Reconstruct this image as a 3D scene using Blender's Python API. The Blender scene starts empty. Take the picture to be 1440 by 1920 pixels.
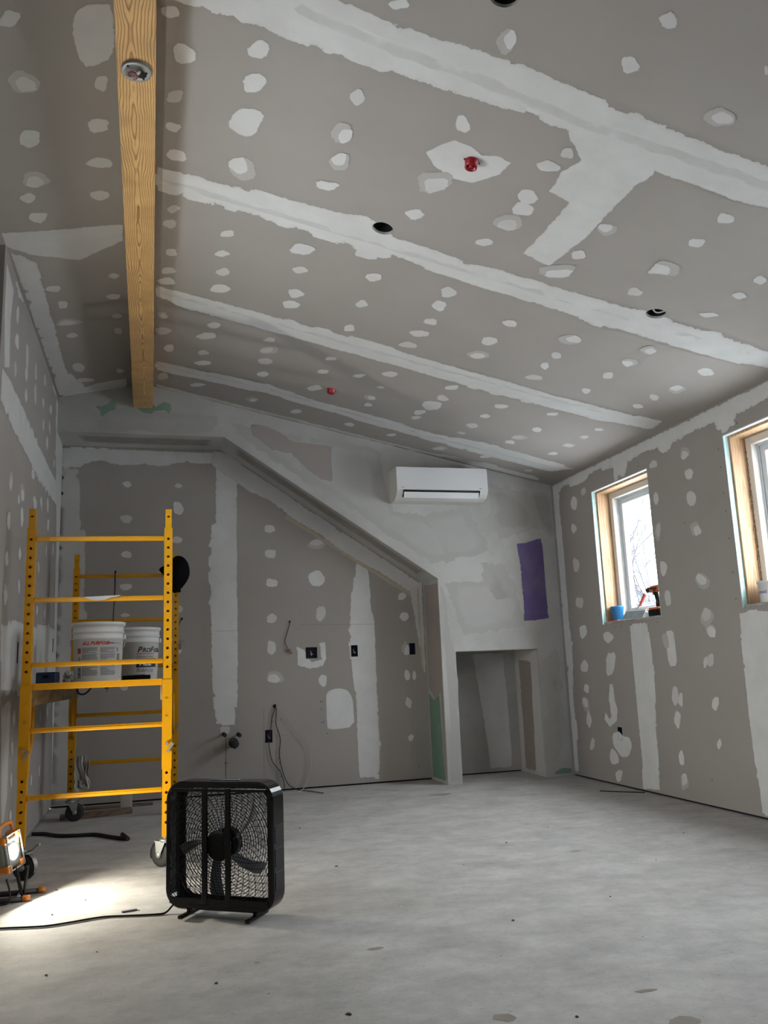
import bpy, bmesh, math, random
from mathutils import Vector, Matrix
from mathutils.geometry import tessellate_polygon, delaunay_2d_cdt
random.seed(11)
C = bpy.context.scene.collection
# ---------------------------------------------------------------- camera
cam_d = bpy.data.cameras.new('camera'); cam = bpy.data.objects.new('camera', cam_d); C.objects.link(cam)
_y, _p, _r = 0.26924834, 0.18577088, -0.04021893
_f = Vector((math.sin(_y)*math.cos(_p), math.cos(_y)*math.cos(_p), math.sin(_p)))
_R = Vector((math.cos(_y), -math.sin(_y), 0)); _U = _R.cross(_f)
_R2 = _R*math.cos(_r)+_U*math.sin(_r); _U2 = _U*math.cos(_r)-_R*math.sin(_r)
cam.matrix_world = Matrix(((_R2.x, _U2.x, -_f.x, 0), (_R2.y, _U2.y, -_f.y, 0), (_R2.z, _U2.z, -_f.z, .98), (0, 0, 0, 1)))
cam_d.sensor_fit = 'VERTICAL'; cam_d.sensor_height = 24; cam_d.lens = 1568.16/1920*24; cam_d.clip_end = 200
bpy.context.scene.camera = cam
# ---------------------------------------------------------------- world, lights, exposure
SKY = 42.0
w = bpy.data.worlds.new('overcast_sky'); bpy.context.scene.world = w; w.use_nodes = True
bg = w.node_tree.nodes['Background']; bg.inputs[0].default_value = (.93, .965, 1, 1); bg.inputs[1].default_value = SKY
# overcast sky: zenith three times as bright as the horizon
_nt = w.node_tree; _tc = _nt.nodes.new('ShaderNodeTexCoord'); _sx = _nt.nodes.new('ShaderNodeSeparateXYZ'); _nt.links.new(_tc.outputs['Generated'], _sx.inputs[0])
_mr = _nt.nodes.new('ShaderNodeMapRange'); _mr.inputs[3].default_value = SKY/3; _mr.inputs[4].default_value = SKY
_nt.links.new(_sx.outputs['Z'], _mr.inputs[0]); _nt.links.new(_mr.outputs[0], bg.inputs[1])
vs = bpy.context.scene.view_settings
vs.view_transform = 'Standard'; vs.look = 'None'; vs.gamma = 1; vs.use_curve_mapping = False
vs.exposure = -0.12
WINDOWS = [('window_1', 5.39, 6.24), ('window_2', 3.655, 4.505), ('window_3', 1.75, 2.60)]
WZ0, WZ1 = 1.27, 2.39
def portal(name, loc, rot, sx, sy):
    l = bpy.data.lights.new(name, 'AREA'); l.shape = 'RECTANGLE'; l.size = sx; l.size_y = sy
    l.cycles.is_portal = True
    o = bpy.data.objects.new(name, l); o.location = loc; o.rotation_euler = rot; C.objects.link(o)
for n, a, b in WINDOWS:
    portal('window_portal', (3.78, (a+b)/2, (WZ0+WZ1)/2), (0, math.pi/2, 0), WZ1-WZ0, b-a)
FILL_WIN = ('fill_window_left', 2.6, 4.2)  # unseen left-wall window, added to brighten the right wall
portal('window_portal', (-1.02, 3.4, (WZ0+WZ1)/2), (0, -math.pi/2, 0), WZ1-WZ0, 1.6)
# ---------------------------------------------------------------- helpers
def tag(o, label=None, cat=None, group=None, kind=None):
    if label: o['label'] = label
    if cat: o['category'] = cat
    if group: o['group'] = group
    if kind: o['kind'] = kind
    return o
def thing(name, label, cat, loc=(0, 0, 0), rot=(0, 0, 0), group=None):
    o = bpy.data.objects.new(name, None); C.objects.link(o); o.empty_display_size = .05
    o.location = loc; o.rotation_euler = rot
    return tag(o, label, cat, group)
def link(name, me, mat=None, parent=None):
    o = bpy.data.objects.new(name, me); C.objects.link(o)
    if mat is not None:
        for m in (mat if isinstance(mat, (list, tuple)) else [mat]): me.materials.append(m)
    if parent: o.parent = parent
    return o
class B:
    def __init__(s): s.bm = bmesh.new()
    def _new(s, before): return [v for v in s.bm.verts if v.index == -1 or v not in before]
    def box(s, c, d, rot=None, bev=0, seg=2, mi=0):
        m = Matrix.Translation(Vector(c))
        if rot is not None: m = m @ (rot if isinstance(rot, Matrix) else Matrix.Rotation(rot, 4, 'Z'))
        m = m @ Matrix.Diagonal((d[0], d[1], d[2], 1))
        t = bmesh.new(); bmesh.ops.create_cube(t, size=1, matrix=m)
        if bev: bmesh.ops.bevel(t, geom=t.edges[:], offset=bev, segments=seg, profile=.5, affect='EDGES')
        s.merge(t, mi); return s
    def merge(s, t, mi=0):
        t.verts.index_update()
        vs_ = [s.bm.verts.new(v.co) for v in t.verts]
        for f in t.faces:
            try:
                nf = s.bm.faces.new([vs_[v.index] for v in f.verts]); nf.material_index = mi
            except ValueError: pass
        t.free()
    def raw(s, vs_, fs, mi=0):
        b = [s.bm.verts.new(v) for v in vs_]
        for f in fs:
            try: s.bm.faces.new([b[i] for i in f]).material_index = mi
            except ValueError: pass
        return s
    def tube(s, pts, r, n=8, cap=True, mi=0, closed=False):
        pts = [Vector(p) for p in pts]; rs = r if isinstance(r, (list, tuple)) else [r]*len(pts)
        rings = []; prev = None; N = len(pts)
        for i, p in enumerate(pts):
            a = pts[(i-1) % N] if (i or closed) else p; b = pts[(i+1) % N] if (i < N-1 or closed) else p
            t = (b-a).normalized()
            if prev is None:
                u = t.orthogonal().normalized()
            else:
                u = prev-t*prev.dot(t); u = u.normalized() if u.length > 1e-6 else t.orthogonal().normalized()
            prev = u; v = t.cross(u)
            rings.append([s.bm.verts.new(p+(u*math.cos(6.28318*k/n)+v*math.sin(6.28318*k/n))*rs[i]) for k in range(n)])
        for i in range(N if closed else N-1):
            A, Bq = rings[i], rings[(i+1) % N]
            for k in range(n):
                f = s.bm.faces.new((A[k], A[(k+1) % n], Bq[(k+1) % n], Bq[k])); f.smooth = True; f.material_index = mi
        if cap and not closed:
            s.bm.faces.new(rings[0][::-1]).material_index = mi; s.bm.faces.new(rings[-1]).material_index = mi
        return s
    def lathe(s, prof, n=32, m=None, mi=0, smooth=True):
        m = m or Matrix(); rings = []
        for r, z in prof:
            rings.append([s.bm.verts.new(m @ Vector((r*math.cos(6.28318*k/n), r*math.sin(6.28318*k/n), z))) for k in range(n)])
        for A, Bq in zip(rings, rings[1:]):
            for k in range(n):
                f = s.bm.faces.new((A[k], A[(k+1) % n], Bq[(k+1) % n], Bq[k])); f.smooth = smooth; f.material_index = mi
        return s
    def cap_lathe(s, prof, n=32, m=None, mi=0):
        s.lathe([(1e-4, prof[0][1])]+list(prof)+[(1e-4, prof[-1][1])], n, m, mi); return s
    def prism(s, poly, d0, d1, f3, mi=0):
        """poly list of 2d, f3(a,b,off)->3d"""
        n = len(poly)
        A = [s.bm.verts.new(f3(a, b, d0)) for a, b in poly]; D = [s.bm.verts.new(f3(a, b, d1)) for a, b in poly]
        s.bm.faces.new(A).material_index = mi; s.bm.faces.new(D[::-1]).material_index = mi
        for i in range(n):
            s.bm.faces.new((A[i], D[i], D[(i+1) % n], A[(i+1) % n])).material_index = mi
        return s
    def build(s, name, mat, parent=None, recalc=True, smooth=None):
        if recalc: bmesh.ops.recalc_face_normals(s.bm, faces=s.bm.faces[:])
        if smooth:
            for f in s.bm.faces: f.smooth = True
        me = bpy.data.meshes.new(name); s.bm.to_mesh(me); s.bm.free()
        return link(name, me, mat, parent)
def curve(pts, n=8):
    """Catmull-Rom through the points"""
    P = [Vector(p) for p in pts]; P = [P[0]*2-P[1]]+P+[P[-1]*2-P[-2]]; out = []
    for i in range(1, len(P)-2):
        for k in range(n):
            t = k/n; a, b, c, d = P[i-1:i+3]
            out.append(.5*((2*b)+(c-a)*t+(2*a-5*b+4*c-d)*t*t+(3*b-a-3*c+d)*t**3))
    out.append(P[-2]); return out
def two(name, label, cat, b, mat, group=None): return tag(b.build(name, mat), label, cat, group)
# ---------------------------------------------------------------- materials
def mat(name, col, rough=.6, metal=0, noise=None, bump=None, spec=.5, emit=None, clear=0):
    m = bpy.data.materials.new(name); m.use_nodes = True; nt = m.node_tree; p = nt.nodes['Principled BSDF']
    p.inputs['Base Color'].default_value = (*col, 1); p.inputs['Roughness'].default_value = rough
    p.inputs['Metallic'].default_value = metal; p.inputs['Specular IOR Level'].default_value = spec
    p.inputs['Coat Weight'].default_value = clear
    if emit: p.inputs['Emission Color'].default_value = (*emit[0], 1); p.inputs['Emission Strength'].default_value = emit[1]
    tc = nt.nodes.new('ShaderNodeNewGeometry')
    if noise:   # (scale, amount, second colour)
        n = nt.nodes.new('ShaderNodeTexNoise'); n.inputs['Scale'].default_value = noise[0]; n.inputs['Detail'].default_value = 6
        n.inputs['Roughness'].default_value = .6
        nt.links.new(tc.outputs['Position'], n.inputs['Vector'])
        r = nt.nodes.new('ShaderNodeMapRange'); r.inputs[1].default_value = .35; r.inputs[2].default_value = .65
        r.inputs[4].default_value = noise[1]; nt.links.new(n.outputs[0], r.inputs[0])
        mx = nt.nodes.new('ShaderNodeMix'); mx.data_type = 'RGBA'; mx.inputs[6].default_value = (*col, 1); mx.inputs[7].default_value = (*noise[2], 1)
        nt.links.new(r.outputs[0], mx.inputs[0]); nt.links.new(mx.outputs[2], p.inputs['Base Color'])
    if bump:
        n2 = nt.nodes.new('ShaderNodeTexNoise'); n2.inputs['Scale'].default_value = bump[0]; n2.inputs['Detail'].default_value = 4
        nt.links.new(tc.outputs['Position'], n2.inputs['Vector'])
        bp = nt.nodes.new('ShaderNodeBump'); bp.inputs['Strength'].default_value = bump[1]; bp.inputs['Distance'].default_value = bump[2]
        nt.links.new(n2.outputs[0], bp.inputs['Height']); nt.links.new(bp.outputs[0], p.inputs['Normal'])
    return m
def wood(name, c1, c2, along='Y', centre=(0, 0, 0), f=90, amp=6, stretch=.5, rough=.6):
    m = bpy.data.materials.new(name); m.use_nodes = True; nt = m.node_tree; p = nt.nodes['Principled BSDF']; p.inputs['Roughness'].default_value = rough
    N = nt.nodes.new; L = nt.links.new
    g = N('ShaderNodeNewGeometry'); mp = N('ShaderNodeMapping'); L(g.outputs['Position'], mp.inputs[0])
    mp.inputs['Location'].default_value = tuple(-c for c in centre)
    sp = N('ShaderNodeSeparateXYZ'); L(mp.outputs[0], sp.inputs[0])
    ax = 'XYZ'.index(along); oth = [i for i in range(3) if i != ax]
    def M(op, a, b=None, c=None):
        n = N('ShaderNodeMath'); n.operation = op
        for i, v in enumerate((a, b, c)):
            if v is None: continue
            if isinstance(v, (int, float)): n.inputs[i].default_value = v
            else: L(v, n.inputs[i])
        return n.outputs[0]
    cb = N('ShaderNodeCombineXYZ')
    L(M('MULTIPLY', sp.outputs[ax], stretch*2), cb.inputs[ax]); L(M('MULTIPLY', sp.outputs[oth[0]], 3), cb.inputs[oth[0]]); L(M('MULTIPLY', sp.outputs[oth[1]], 3), cb.inputs[oth[1]])
    n1 = N('ShaderNodeTexNoise'); n1.inputs['Scale'].default_value = 1.6; n1.inputs['Detail'].default_value = 3; L(cb.outputs[0], n1.inputs['Vector'])
    q = M('SQRT', M('ADD', M('MULTIPLY', sp.outputs[oth[0]], sp.outputs[oth[0]]), .00012))
    v = M('ADD', M('MULTIPLY', q, f), M('MULTIPLY', n1.outputs[0], amp))
    v = M('ADD', v, M('MULTIPLY', sp.outputs[oth[1]], f*.35))
    fr = M('FRACT', v)
    cr = N('ShaderNodeValToRGB'); e = cr.color_ramp.elements
    e[0].position = 0; e[0].color = (*c1, 1); e[1].position = 1; e[1].color = (*c1, 1)
    x = e.new(.45); x.color = (*c1, 1); x = e.new(.82); x.color = (*c2, 1)
    L(fr, cr.inputs[0])
    n3 = N('ShaderNodeTexNoise'); n3.inputs['Scale'].default_value = 7; n3.inputs['Detail'].default_value = 5; L(g.outputs['Position'], n3.inputs['Vector'])
    mr = N('ShaderNodeMapRange'); mr.inputs[1].default_value = .3; mr.inputs[2].default_value = .75; mr.inputs[3].default_value = 1.08; mr.inputs[4].default_value = .75; L(n3.outputs[0], mr.inputs[0])
    mx = N('ShaderNodeMix'); mx.data_type = 'RGBA'; mx.blend_type = 'MULTIPLY'; mx.inputs[0].default_value = 1
    L(cr.outputs[0], mx.inputs[6]); L(mr.outputs[0], mx.inputs[7]); L(mx.outputs[2], p.inputs['Base Color'])
    return m
BOARD = (.340, .314, .291); MUD = (.64, .64, .63)
SKIM = (.40, .393, .372)
def patch_mat(name, col, col2, ns=38, edge=.9, host=BOARD, soft=False):
    """dried compound: sharp ragged rim (alpha) and a film thickness that mixes towards the host colour;
    soft=True feathers the colour itself out to the host's"""
    m = bpy.data.materials.new(name); m.use_nodes = True; nt = m.node_tree; p = nt.nodes['Principled BSDF']; p.inputs['Roughness'].default_value = .85
    p.inputs['Specular IOR Level'].default_value = .2
    N = nt.nodes.new; L = nt.links.new
    def rng(src, a, b, c=0, d=1, sm=False):
        r = N('ShaderNodeMapRange'); r.inputs[1].default_value = a; r.inputs[2].default_value = b; r.inputs[3].default_value = c; r.inputs[4].default_value = d
        if sm: r.interpolation_type = 'SMOOTHSTEP'
        L(src, r.inputs[0]); return r.outputs[0]
    def mul(a, b):
        q = N('ShaderNodeMath'); q.operation = 'MULTIPLY'; L(a, q.inputs[0]); L(b, q.inputs[1]); return q.outputs[0]
    def noise(sc_, det, rough=.6):
        n = N('ShaderNodeTexNoise'); n.inputs['Scale'].default_value = sc_; n.inputs['Detail'].default_value = det; n.inputs['Roughness'].default_value = rough; L(g.outputs['Position'], n.inputs['Vector']); return n.outputs[0]
    g = N('ShaderNodeNewGeometry'); a = N('ShaderNodeAttribute'); a.attribute_name = 'edge'; op = N('ShaderNodeAttribute'); op.attribute_name = 'opac'
    s = N('ShaderNodeMath'); s.operation = 'MULTIPLY_ADD'; s.inputs[1].default_value = edge; s.inputs[2].default_value = -edge/2; L(noise(ns, 5, .65), s.inputs[0])
    ad = N('ShaderNodeMath'); L(a.outputs['Fac'], ad.inputs[0]); L(s.outputs[0], ad.inputs[1])
    body = rng(noise(5, 4), .3, .6, .85, 1)
    if soft: fac = mul(mul(rng(ad.outputs[0], .25, .75, sm=True), op.outputs['Fac']), body)
    else:
        L(rng(ad.outputs[0], .46, .54, sm=True), p.inputs['Alpha']); fac = mul(mul(rng(ad.outputs[0], .4, .9, .8, 1), op.outputs['Fac']), body)
    mx = N('ShaderNodeMix'); mx.data_type = 'RGBA'; mx.inputs[6].default_value = (*col, 1); mx.inputs[7].default_value = (*col2, 1); L(rng(noise(9, 5), .3, .7), mx.inputs[0])
    m2 = N('ShaderNodeMix'); m2.data_type = 'RGBA'; m2.inputs[6].default_value = (*host, 1); L(mx.outputs[2], m2.inputs[7]); L(fac, m2.inputs[0]); L(m2.outputs[2], p.inputs['Base Color'])
    return m
M_board = mat('drywall_paper', BOARD, .9, noise=(2.2, .7, (.314, .289, .267)), bump=(260, .08, .001), spec=.2)
M_mud = patch_mat('joint_compound', MUD, (.60, .60, .59))
M_skim = mat('skimmed_wall', (.40, .393, .372), .85, noise=(1.7, 1, (.50, .495, .48)), bump=(9, .15, .002), spec=.25)
M_coat = patch_mat('second_coat', (.50, .495, .485), (.46, .455, .445), 5, 1.5, SKIM, True)
M_thin = patch_mat('sanded_through', (.33, .31, .285), (.35, .33, .31), 5, 1.5, SKIM, True)
M_mid = patch_mat('thin_tape_coat', (.47, .465, .45), (.53, .525, .515), 5, 1.2, MUD, True)
M_board_patch = patch_mat('bare_drywall_spot', (.34, .305, .28), (.32, .29, .27), 60, .8)
M_green = patch_mat('green_board_spot', (.16, .27, .20), (.19, .30, .22), 60, 1.1)
M_purple = patch_mat('purple_board_spot', (.115, .085, .21), (.12, .09, .22), 90, .5)
M_pink = patch_mat('thin_pinkish_skim', (.36, .30, .265), (.35, .29, .26), 12, .9, SKIM)
M_tan = patch_mat('paper_tape', (.52, .43, .30), (.50, .42, .30), 14, .4)
M_stain = patch_mat('floor_stain', (.20, .16, .125), (.28, .25, .21), 60, .9)
M_yel = mat('yellow_paint', (.56, .26, .001), .4, noise=(9, .35, (.45, .20, .001)), spec=.3)
M_blk = mat('black_plastic', (.002, .002, .0025), .22, spec=.35)
M_gril = mat('black_grille', (.002, .002, .002), .5, spec=.2)
M_rub = mat('black_rubber', (.012, .012, .012), .7)
M_zinc = mat('zinc_steel', (.30, .31, .30), .5, .7, noise=(30, .6, (.35, .35, .33)))
M_white = mat('white_plastic', (.72, .73, .74), .4)
M_bucket = mat('bucket_plastic', (.62, .62, .60), .45, noise=(14, .3, (.5, .5, .48)))
M_dark = mat('dark_void', (.004, .004, .005), .9)
M_navy = mat('navy_box_plastic', (.006, .012, .035), .5)
M_copper = mat('copper', (.16, .055, .035), .45, .7)
M_red = mat('red_plastic', (.33, .012, .018), .35)
M_redp = mat('red_print', (.40, .02, .02), .6)
M_blkp = mat('black_print', (.01, .01, .012), .6)
M_grayp = mat('grey_print', (.14, .14, .15), .6)
M_orange = mat('orange_plastic', (.62, .20, .018), .5, noise=(60, .5, (.45, .15, .02)))
M_olive = mat('grey_green_metal', (.20, .22, .18), .45, .3)
M_vinyl = mat('white_vinyl', (.60, .64, .68), .4)
M_jamb = mat('white_window_jamb', (.62, .60, .56), .6)
M_teal = mat('teal_board_edge', (.38, .60, .58), .7, noise=(25, .8, (.62, .72, .70)))
M_ply = wood('plywood_deck', (.33, .23, .11), (.22, .14, .06), 'Y', (-.25, 0, .97), 30, 4, .6)
M_beam = wood('pine_beam', (.56, .345, .135), (.25, .10, .022), 'Y', (-.107, 0, 3.2), 105, 9, .55, .55)
M_jwood = wood('pine_jamb', (.42, .265, .145), (.28, .16, .075), 'Z', (3.65, 0, 0), 60, 4, .8)
M_lumber = wood('old_lumber', (.20, .13, .085), (.12, .07, .045), 'X', (0, 6.8, 0), 60, 4, .8)
M_floor = mat('dusty_subfloor', (.43, .415, .39), .8, noise=(3.2, .8, (.51, .50, .48)), bump=(140, .25, .002), spec=.3)
M_cloth = mat('grey_cloth', (.40, .39, .37), .95)
M_blue = mat('blue_plastic', (.012, .16, .38), .45)
M_steel = mat('brushed_steel', (.33, .36, .36), .4, .6, noise=(20, .7, (.22, .25, .25)))
M_bag = mat('clear_bag', (.5, .5, .49), .4)
M_bark = mat('snowy_bark', (.034, .037, .045), .9)
M_snow = mat('snow', (.85, .87, .9), .9)
M_drill = mat('orange_tool_plastic', (.42, .10, .03), .5)
def glass_mat():
    m = bpy.data.materials.new('window_glass'); m.use_nodes = True; nt = m.node_tree; nt.nodes.clear(); N = nt.nodes.new; L = nt.links.new
    o = N('ShaderNodeOutputMaterial'); t = N('ShaderNodeBsdfTransparent'); g = N('ShaderNodeBsdfGlossy'); g.inputs['Roughness'].default_value = .02
    t.inputs[0].default_value = (.97, .99, 1, 1); f = N('ShaderNodeLayerWeight'); f.inputs['Blend'].default_value = .5
    pw = N('ShaderNodeMath'); pw.operation = 'POWER'; pw.inputs[1].default_value = 5; L(f.outputs['Facing'], pw.inputs[0])
    ma = N('ShaderNodeMath'); ma.operation = 'MULTIPLY_ADD'; ma.inputs[1].default_value = .7; ma.inputs[2].default_value = .03; L(pw.outputs[0], ma.inputs[0])
    mx = N('ShaderNodeMixShader'); L(ma.outputs[0], mx.inputs[0]); L(t.outputs[0], mx.inputs[1]); L(g.outputs[0], mx.inputs[2]); L(mx.outputs[0], o.inputs[0]); return m
M_glass = glass_mat()
# floor: dusty, worn, with trowel marks
def floor_extra():
    nt = M_floor.node_tree; p = nt.nodes['Principled BSDF']; N = nt.nodes.new; L = nt.links.new
    src = p.inputs['Base Color'].links[0].from_socket
    g = N('ShaderNodeNewGeometry'); mp = N('ShaderNodeMapping'); mp.inputs['Scale'].default_value = (1.3, 2.0, 1); mp.inputs['Rotation'].default_value = (0, 0, .35); L(g.outputs['Position'], mp.inputs[0])
    n = N('ShaderNodeTexNoise'); n.inputs['Scale'].default_value = 3; n.inputs['Detail'].default_value = 9; n.inputs['Roughness'].default_value = .7; L(mp.outputs[0], n.inputs['Vector'])
    r = N('ShaderNodeMapRange'); r.inputs[1].default_value = .3; r.inputs[2].default_value = .7; r.inputs[3].default_value = .78; r.inputs[4].default_value = 1.12; L(n.outputs[0], r.inputs[0])
    v = N('ShaderNodeTexNoise'); v.inputs['Scale'].default_value = 85; v.inputs['Detail'].default_value = 2; L(g.outputs['Position'], v.inputs['Vector'])
    r3 = N('ShaderNodeMapRange'); r3.inputs[1].default_value = .28; r3.inputs[2].default_value = .36; r3.inputs[3].default_value = .72; r3.inputs[4].default_value = 1; L(v.outputs[0], r3.inputs[0])
    q0 = N('ShaderNodeMath'); q0.operation = 'MULTIPLY'; L(r.outputs[0], q0.inputs[0]); L(r3.outputs[0], q0.inputs[1])
    n5 = N('ShaderNodeTexNoise'); n5.inputs['Scale'].default_value = 14; n5.inputs['Detail'].default_value = 8; n5.inputs['Roughness'].default_value = .75; L(g.outputs['Position'], n5.inputs['Vector'])
    r5 = N('ShaderNodeMapRange'); r5.inputs[1].default_value = .3; r5.inputs[2].default_value = .62; r5.inputs[3].default_value = .86; r5.inputs[4].default_value = 1.03; L(n5.outputs[0], r5.inputs[0])
    q = N('ShaderNodeMath'); q.operation = 'MULTIPLY'; L(q0.outputs[0], q.inputs[0]); L(r5.outputs[0], q.inputs[1])
    mx = N('ShaderNodeMix'); mx.data_type = 'RGBA'; mx.blend_type = 'MULTIPLY'; mx.inputs[0].default_value = 1
    L(src, mx.inputs[6]); L(q.outputs[0], mx.inputs[7]); L(mx.outputs[2], p.inputs['Base Color'])
floor_extra()
# ---------------------------------------------------------------- room planes: 2d -> 3d, off = distance into the room
_s = math.sqrt(1+.218**2)
PLANE = {
 'CR': lambda a, b, o=0: Vector((a-o*.218/_s, b, 3.384-.218*a-o/_s)),
 'CL': lambda a, b, o=0: Vector((a+o*.218/_s, b, 3.436+.218*a-o/_s)),
 'LW': lambda a, b, o=0: Vector((-.79+o, a, b)),
 'RW': lambda a, b, o=0: Vector((3.55-o, a, b)),
 'FW': lambda a, b, o=0: Vector((a, 6.97-o, b)),
 'AB': lambda a, b, o=0: Vector((a, 7.4-o, b)),
 'NB': lambda a, b, o=0: Vector((a, 7.5-o, b)),
 'FL': lambda a, b, o=0: Vector((a, b, o)),
 'RE': lambda a, b, o=0: Vector((a, -3.2+o, b)),
 'CS': lambda a, b, o=0: Vector((2.39-o, a, b)),
 'SF': lambda a, b, o=0: Vector((a, b, 2.974-o)),
 'SS': lambda a, b, o=0: Vector((.54+.833*a-.553*o, b, 2.974-.553*a-.833*o)),
 'NS': lambda a, b, o=0: Vector((3.30-o, a, b)),
}
LIM = {'CR': (-.13, 3.55, -3.2, 6.97), 'CL': (-.79, -.12, -3.2, 6.97), 'LW': (4.5, 7.4, .015, 3.262), 'RW': (-3, 6.97, .015, 2.612),
       'FW': (-.79, 3.55, .015, 3.4), 'AB': (-.79, 2.39, .015, 2.975), 'FL': (-9, 9, -9, 9)}
def slab(name, plane, outer, holes, th, m, kind='structure', parent=None):
    f3 = PLANE[plane]; b = bmesh.new(); loops = [outer]+holes
    flat = [p for l in loops for p in l]
    tris = tessellate_polygon([[Vector((p[0], p[1], 0)) for p in l] for l in loops])
    F = [b.verts.new(f3(*p)) for p in flat]; K = [b.verts.new(f3(p[0], p[1], -th)) for p in flat]
    for t in tris:
        try: b.faces.new([F[i] for i in t]); b.faces.new([K[i] for i in t][::-1])
        except ValueError: pass
    i0 = 0
    for l in loops:
        n = len(l)
        for i in range(n):
            a, c = i0+i, i0+(i+1) % n
            try: b.faces.new((F[a], F[c], K[c], K[a]))
            except ValueError: pass
        i0 += n
    bmesh.ops.recalc_face_normals(b, faces=b.faces[:])
    me = bpy.data.meshes.new(name); b.to_mesh(me); b.free()
    o = link(name, me, m, parent)
    if kind: o['kind'] = kind
    return o
def rect(a0, a1, b0, b1): return [(a0, b0), (a1, b0), (a1, b1), (a0, b1)]
def circ(a, b, r, n=28, sb=1): return [(a+r*math.cos(6.28318*k/n), b+r*sb*math.sin(6.28318*k/n)) for k in range(n)]
_layer = {}
def smooth_poly(P, step):
    out = []
    n = len(P)
    for i in range(n):
        a, b = Vector(P[i]), Vector(P[(i+1) % n]); k = max(1, min(14, int((b-a).length/step)))
        for j in range(k): out.append(a.lerp(b, j/k))
    return out
HOLES = {'CR': [(x, y, .0535, .0535) for x, y in ((1.075, 3.702), (2.6, 3.715), (1.085, 2.185))], 'AB': [(1.326, 1.1485, .052, .0495), (1.715, 1.1525, .031, .0515), (2.257, 1.1535, .029, .0525), (.94, .456, .032, .054)], 'RW': [(6.1125, .4075, .0325, .0505)], 'LW': [(5.4025, 1.1625, .018, .063), (7.16, 1.27, .021, .056)]}
def patch(name, plane, poly, soft, op, m, parent, thick=.0004, jag=.12):
    """thin raised patch lying on a wall plane; 'edge' runs 0 at the rim to 1 inside"""
    f3 = PLANE[plane]; lim = LIM.get(plane)
    P = [Vector(p) for p in poly]
    if sum(P[i].x*P[(i+1) % len(P)].y-P[(i+1) % len(P)].x*P[i].y for i in range(len(P))) < 0: P.reverse()
    size = max(max(p.x for p in P)-min(p.x for p in P), max(p.y for p in P)-min(p.y for p in P))
    k = _layer.get(plane, 0); _layer[plane] = k+1; base = .0003+(k % 60)*.00003
    def cl(p):
        if not lim: return p
        return Vector((min(max(p.x, lim[0]), lim[1]), min(max(p.y, lim[2]), lim[3])))
    if len(P) <= 9 and size < .4:
        P = [q for i in range(len(P)) for q in (P[i].lerp(P[(i+1) % len(P)], .2), P[i].lerp(P[(i+1) % len(P)], .8))]
        P = smooth_poly(P, max(.03, size/6)); n = len(P); c = sum(P, Vector((0, 0)))/n
        outs = [p+(p-c).normalized()*soft*(1+random.uniform(-jag, jag)*2) for p in P]; ins = [p-(p-c).normalized()*min(soft, (p-c).length*.8) for p in P]
        V = [f3(*cl(p), base) for p in outs]+[f3(*cl(p), base+thick) for p in ins]+[f3(*cl(c), base+thick)]
        E_ = [0]*n+[1]*(n+1)
        fs = [(i, (i+1) % n, n+(i+1) % n, n+i) for i in range(n)]+[(n+i, n+(i+1) % n, 2*n) for i in range(n)]
    else:
        P = smooth_poly(P, max(.03, size/40))
        P = [p+Vector((random.uniform(-1, 1), random.uniform(-1, 1)))*soft*jag*2 for p in P]; n = len(P)
        segs = [(P[i], P[(i+1) % n]) for i in range(n)]
        def dist(p):
            d = 9
            for a, b in segs:
                ab = b-a; t = max(0, min(1, (p-a).dot(ab)/max(ab.length_squared, 1e-12))); d = min(d, (p-a-ab*t).length_squared)
            return math.sqrt(d)
        def inside(p):
            r = False
            for a, b in segs:
                if (a.y > p.y) != (b.y > p.y) and p.x < (b.x-a.x)*(p.y-a.y)/(b.y-a.y)+a.x: r = not r
            return r
        pts = list(P); edges = [(i, (i+1) % n) for i in range(n)]
        hs = []
        x0, x1 = min(p.x for p in P), max(p.x for p in P); y0, y1 = min(p.y for p in P), max(p.y for p in P)
        for hx, hy, ha, hb in HOLES.get(plane, []):
            if x0 < hx < x1 and y0 < hy < y1 or inside(Vector((hx, hy))):
                hs.append((hx, hy, ha, hb)); i0 = len(pts); rd = plane == 'CR'; nn = 24 if rd else 4
                pts += [Vector((hx+ha*math.cos(6.28318*q/24), hy+hb*math.sin(6.28318*q/24))) for q in range(24)] if rd else [Vector((hx-ha, hy-hb)), Vector((hx+ha, hy-hb)), Vector((hx+ha, hy+hb)), Vector((hx-ha, hy+hb))]
                edges += [(i0+q, i0+(q+1) % nn) for q in range(nn)]
        st = max(soft*1.0, size/60, .012); yy = y0+st/2
        while yy < y1:
            xx = x0+st/2
            while xx < x1:
                p = Vector((xx+random.uniform(-.2, .2)*st, yy+random.uniform(-.2, .2)*st))
                if inside(p) and dist(p) > st*.35 and not any(abs(p.x-h[0]) < h[2]+.004 and abs(p.y-h[1]) < h[3]+.004 for h in hs): pts.append(p)
                xx += st
            yy += st
        vo, eo, fo = delaunay_2d_cdt(pts, edges, [], 0, 1e-6)[:3]
        E_ = [min(1, dist(p)/(1.3*soft)) for p in vo]
        fs = []
        for f in fo:
            c = sum((vo[i] for i in f), Vector((0, 0)))/len(f)
            if not inside(c): continue
            if any(((c.x-h[0])/h[2])**2+((c.y-h[1])/h[3])**2 < 1 if plane == 'CR' else (abs(c.x-h[0]) < h[2] and abs(c.y-h[1]) < h[3]) for h in hs): continue
            fs.append(tuple(f))
        V = [f3(*cl(p), base+thick*e) for p, e in zip(vo, E_)]
    me = bpy.data.meshes.new(name); me.from_pydata([tuple(v) for v in V], [], fs)
    e = me.attributes.new('edge', 'FLOAT', 'POINT'); q = me.attributes.new('opac', 'FLOAT', 'POINT')
    e.data.foreach_set('value', [float(x) for x in E_]); q.data.foreach_set('value', [float(op)]*len(V))
    me.polygons.foreach_set('use_smooth', [True]*len(me.polygons))
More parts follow.
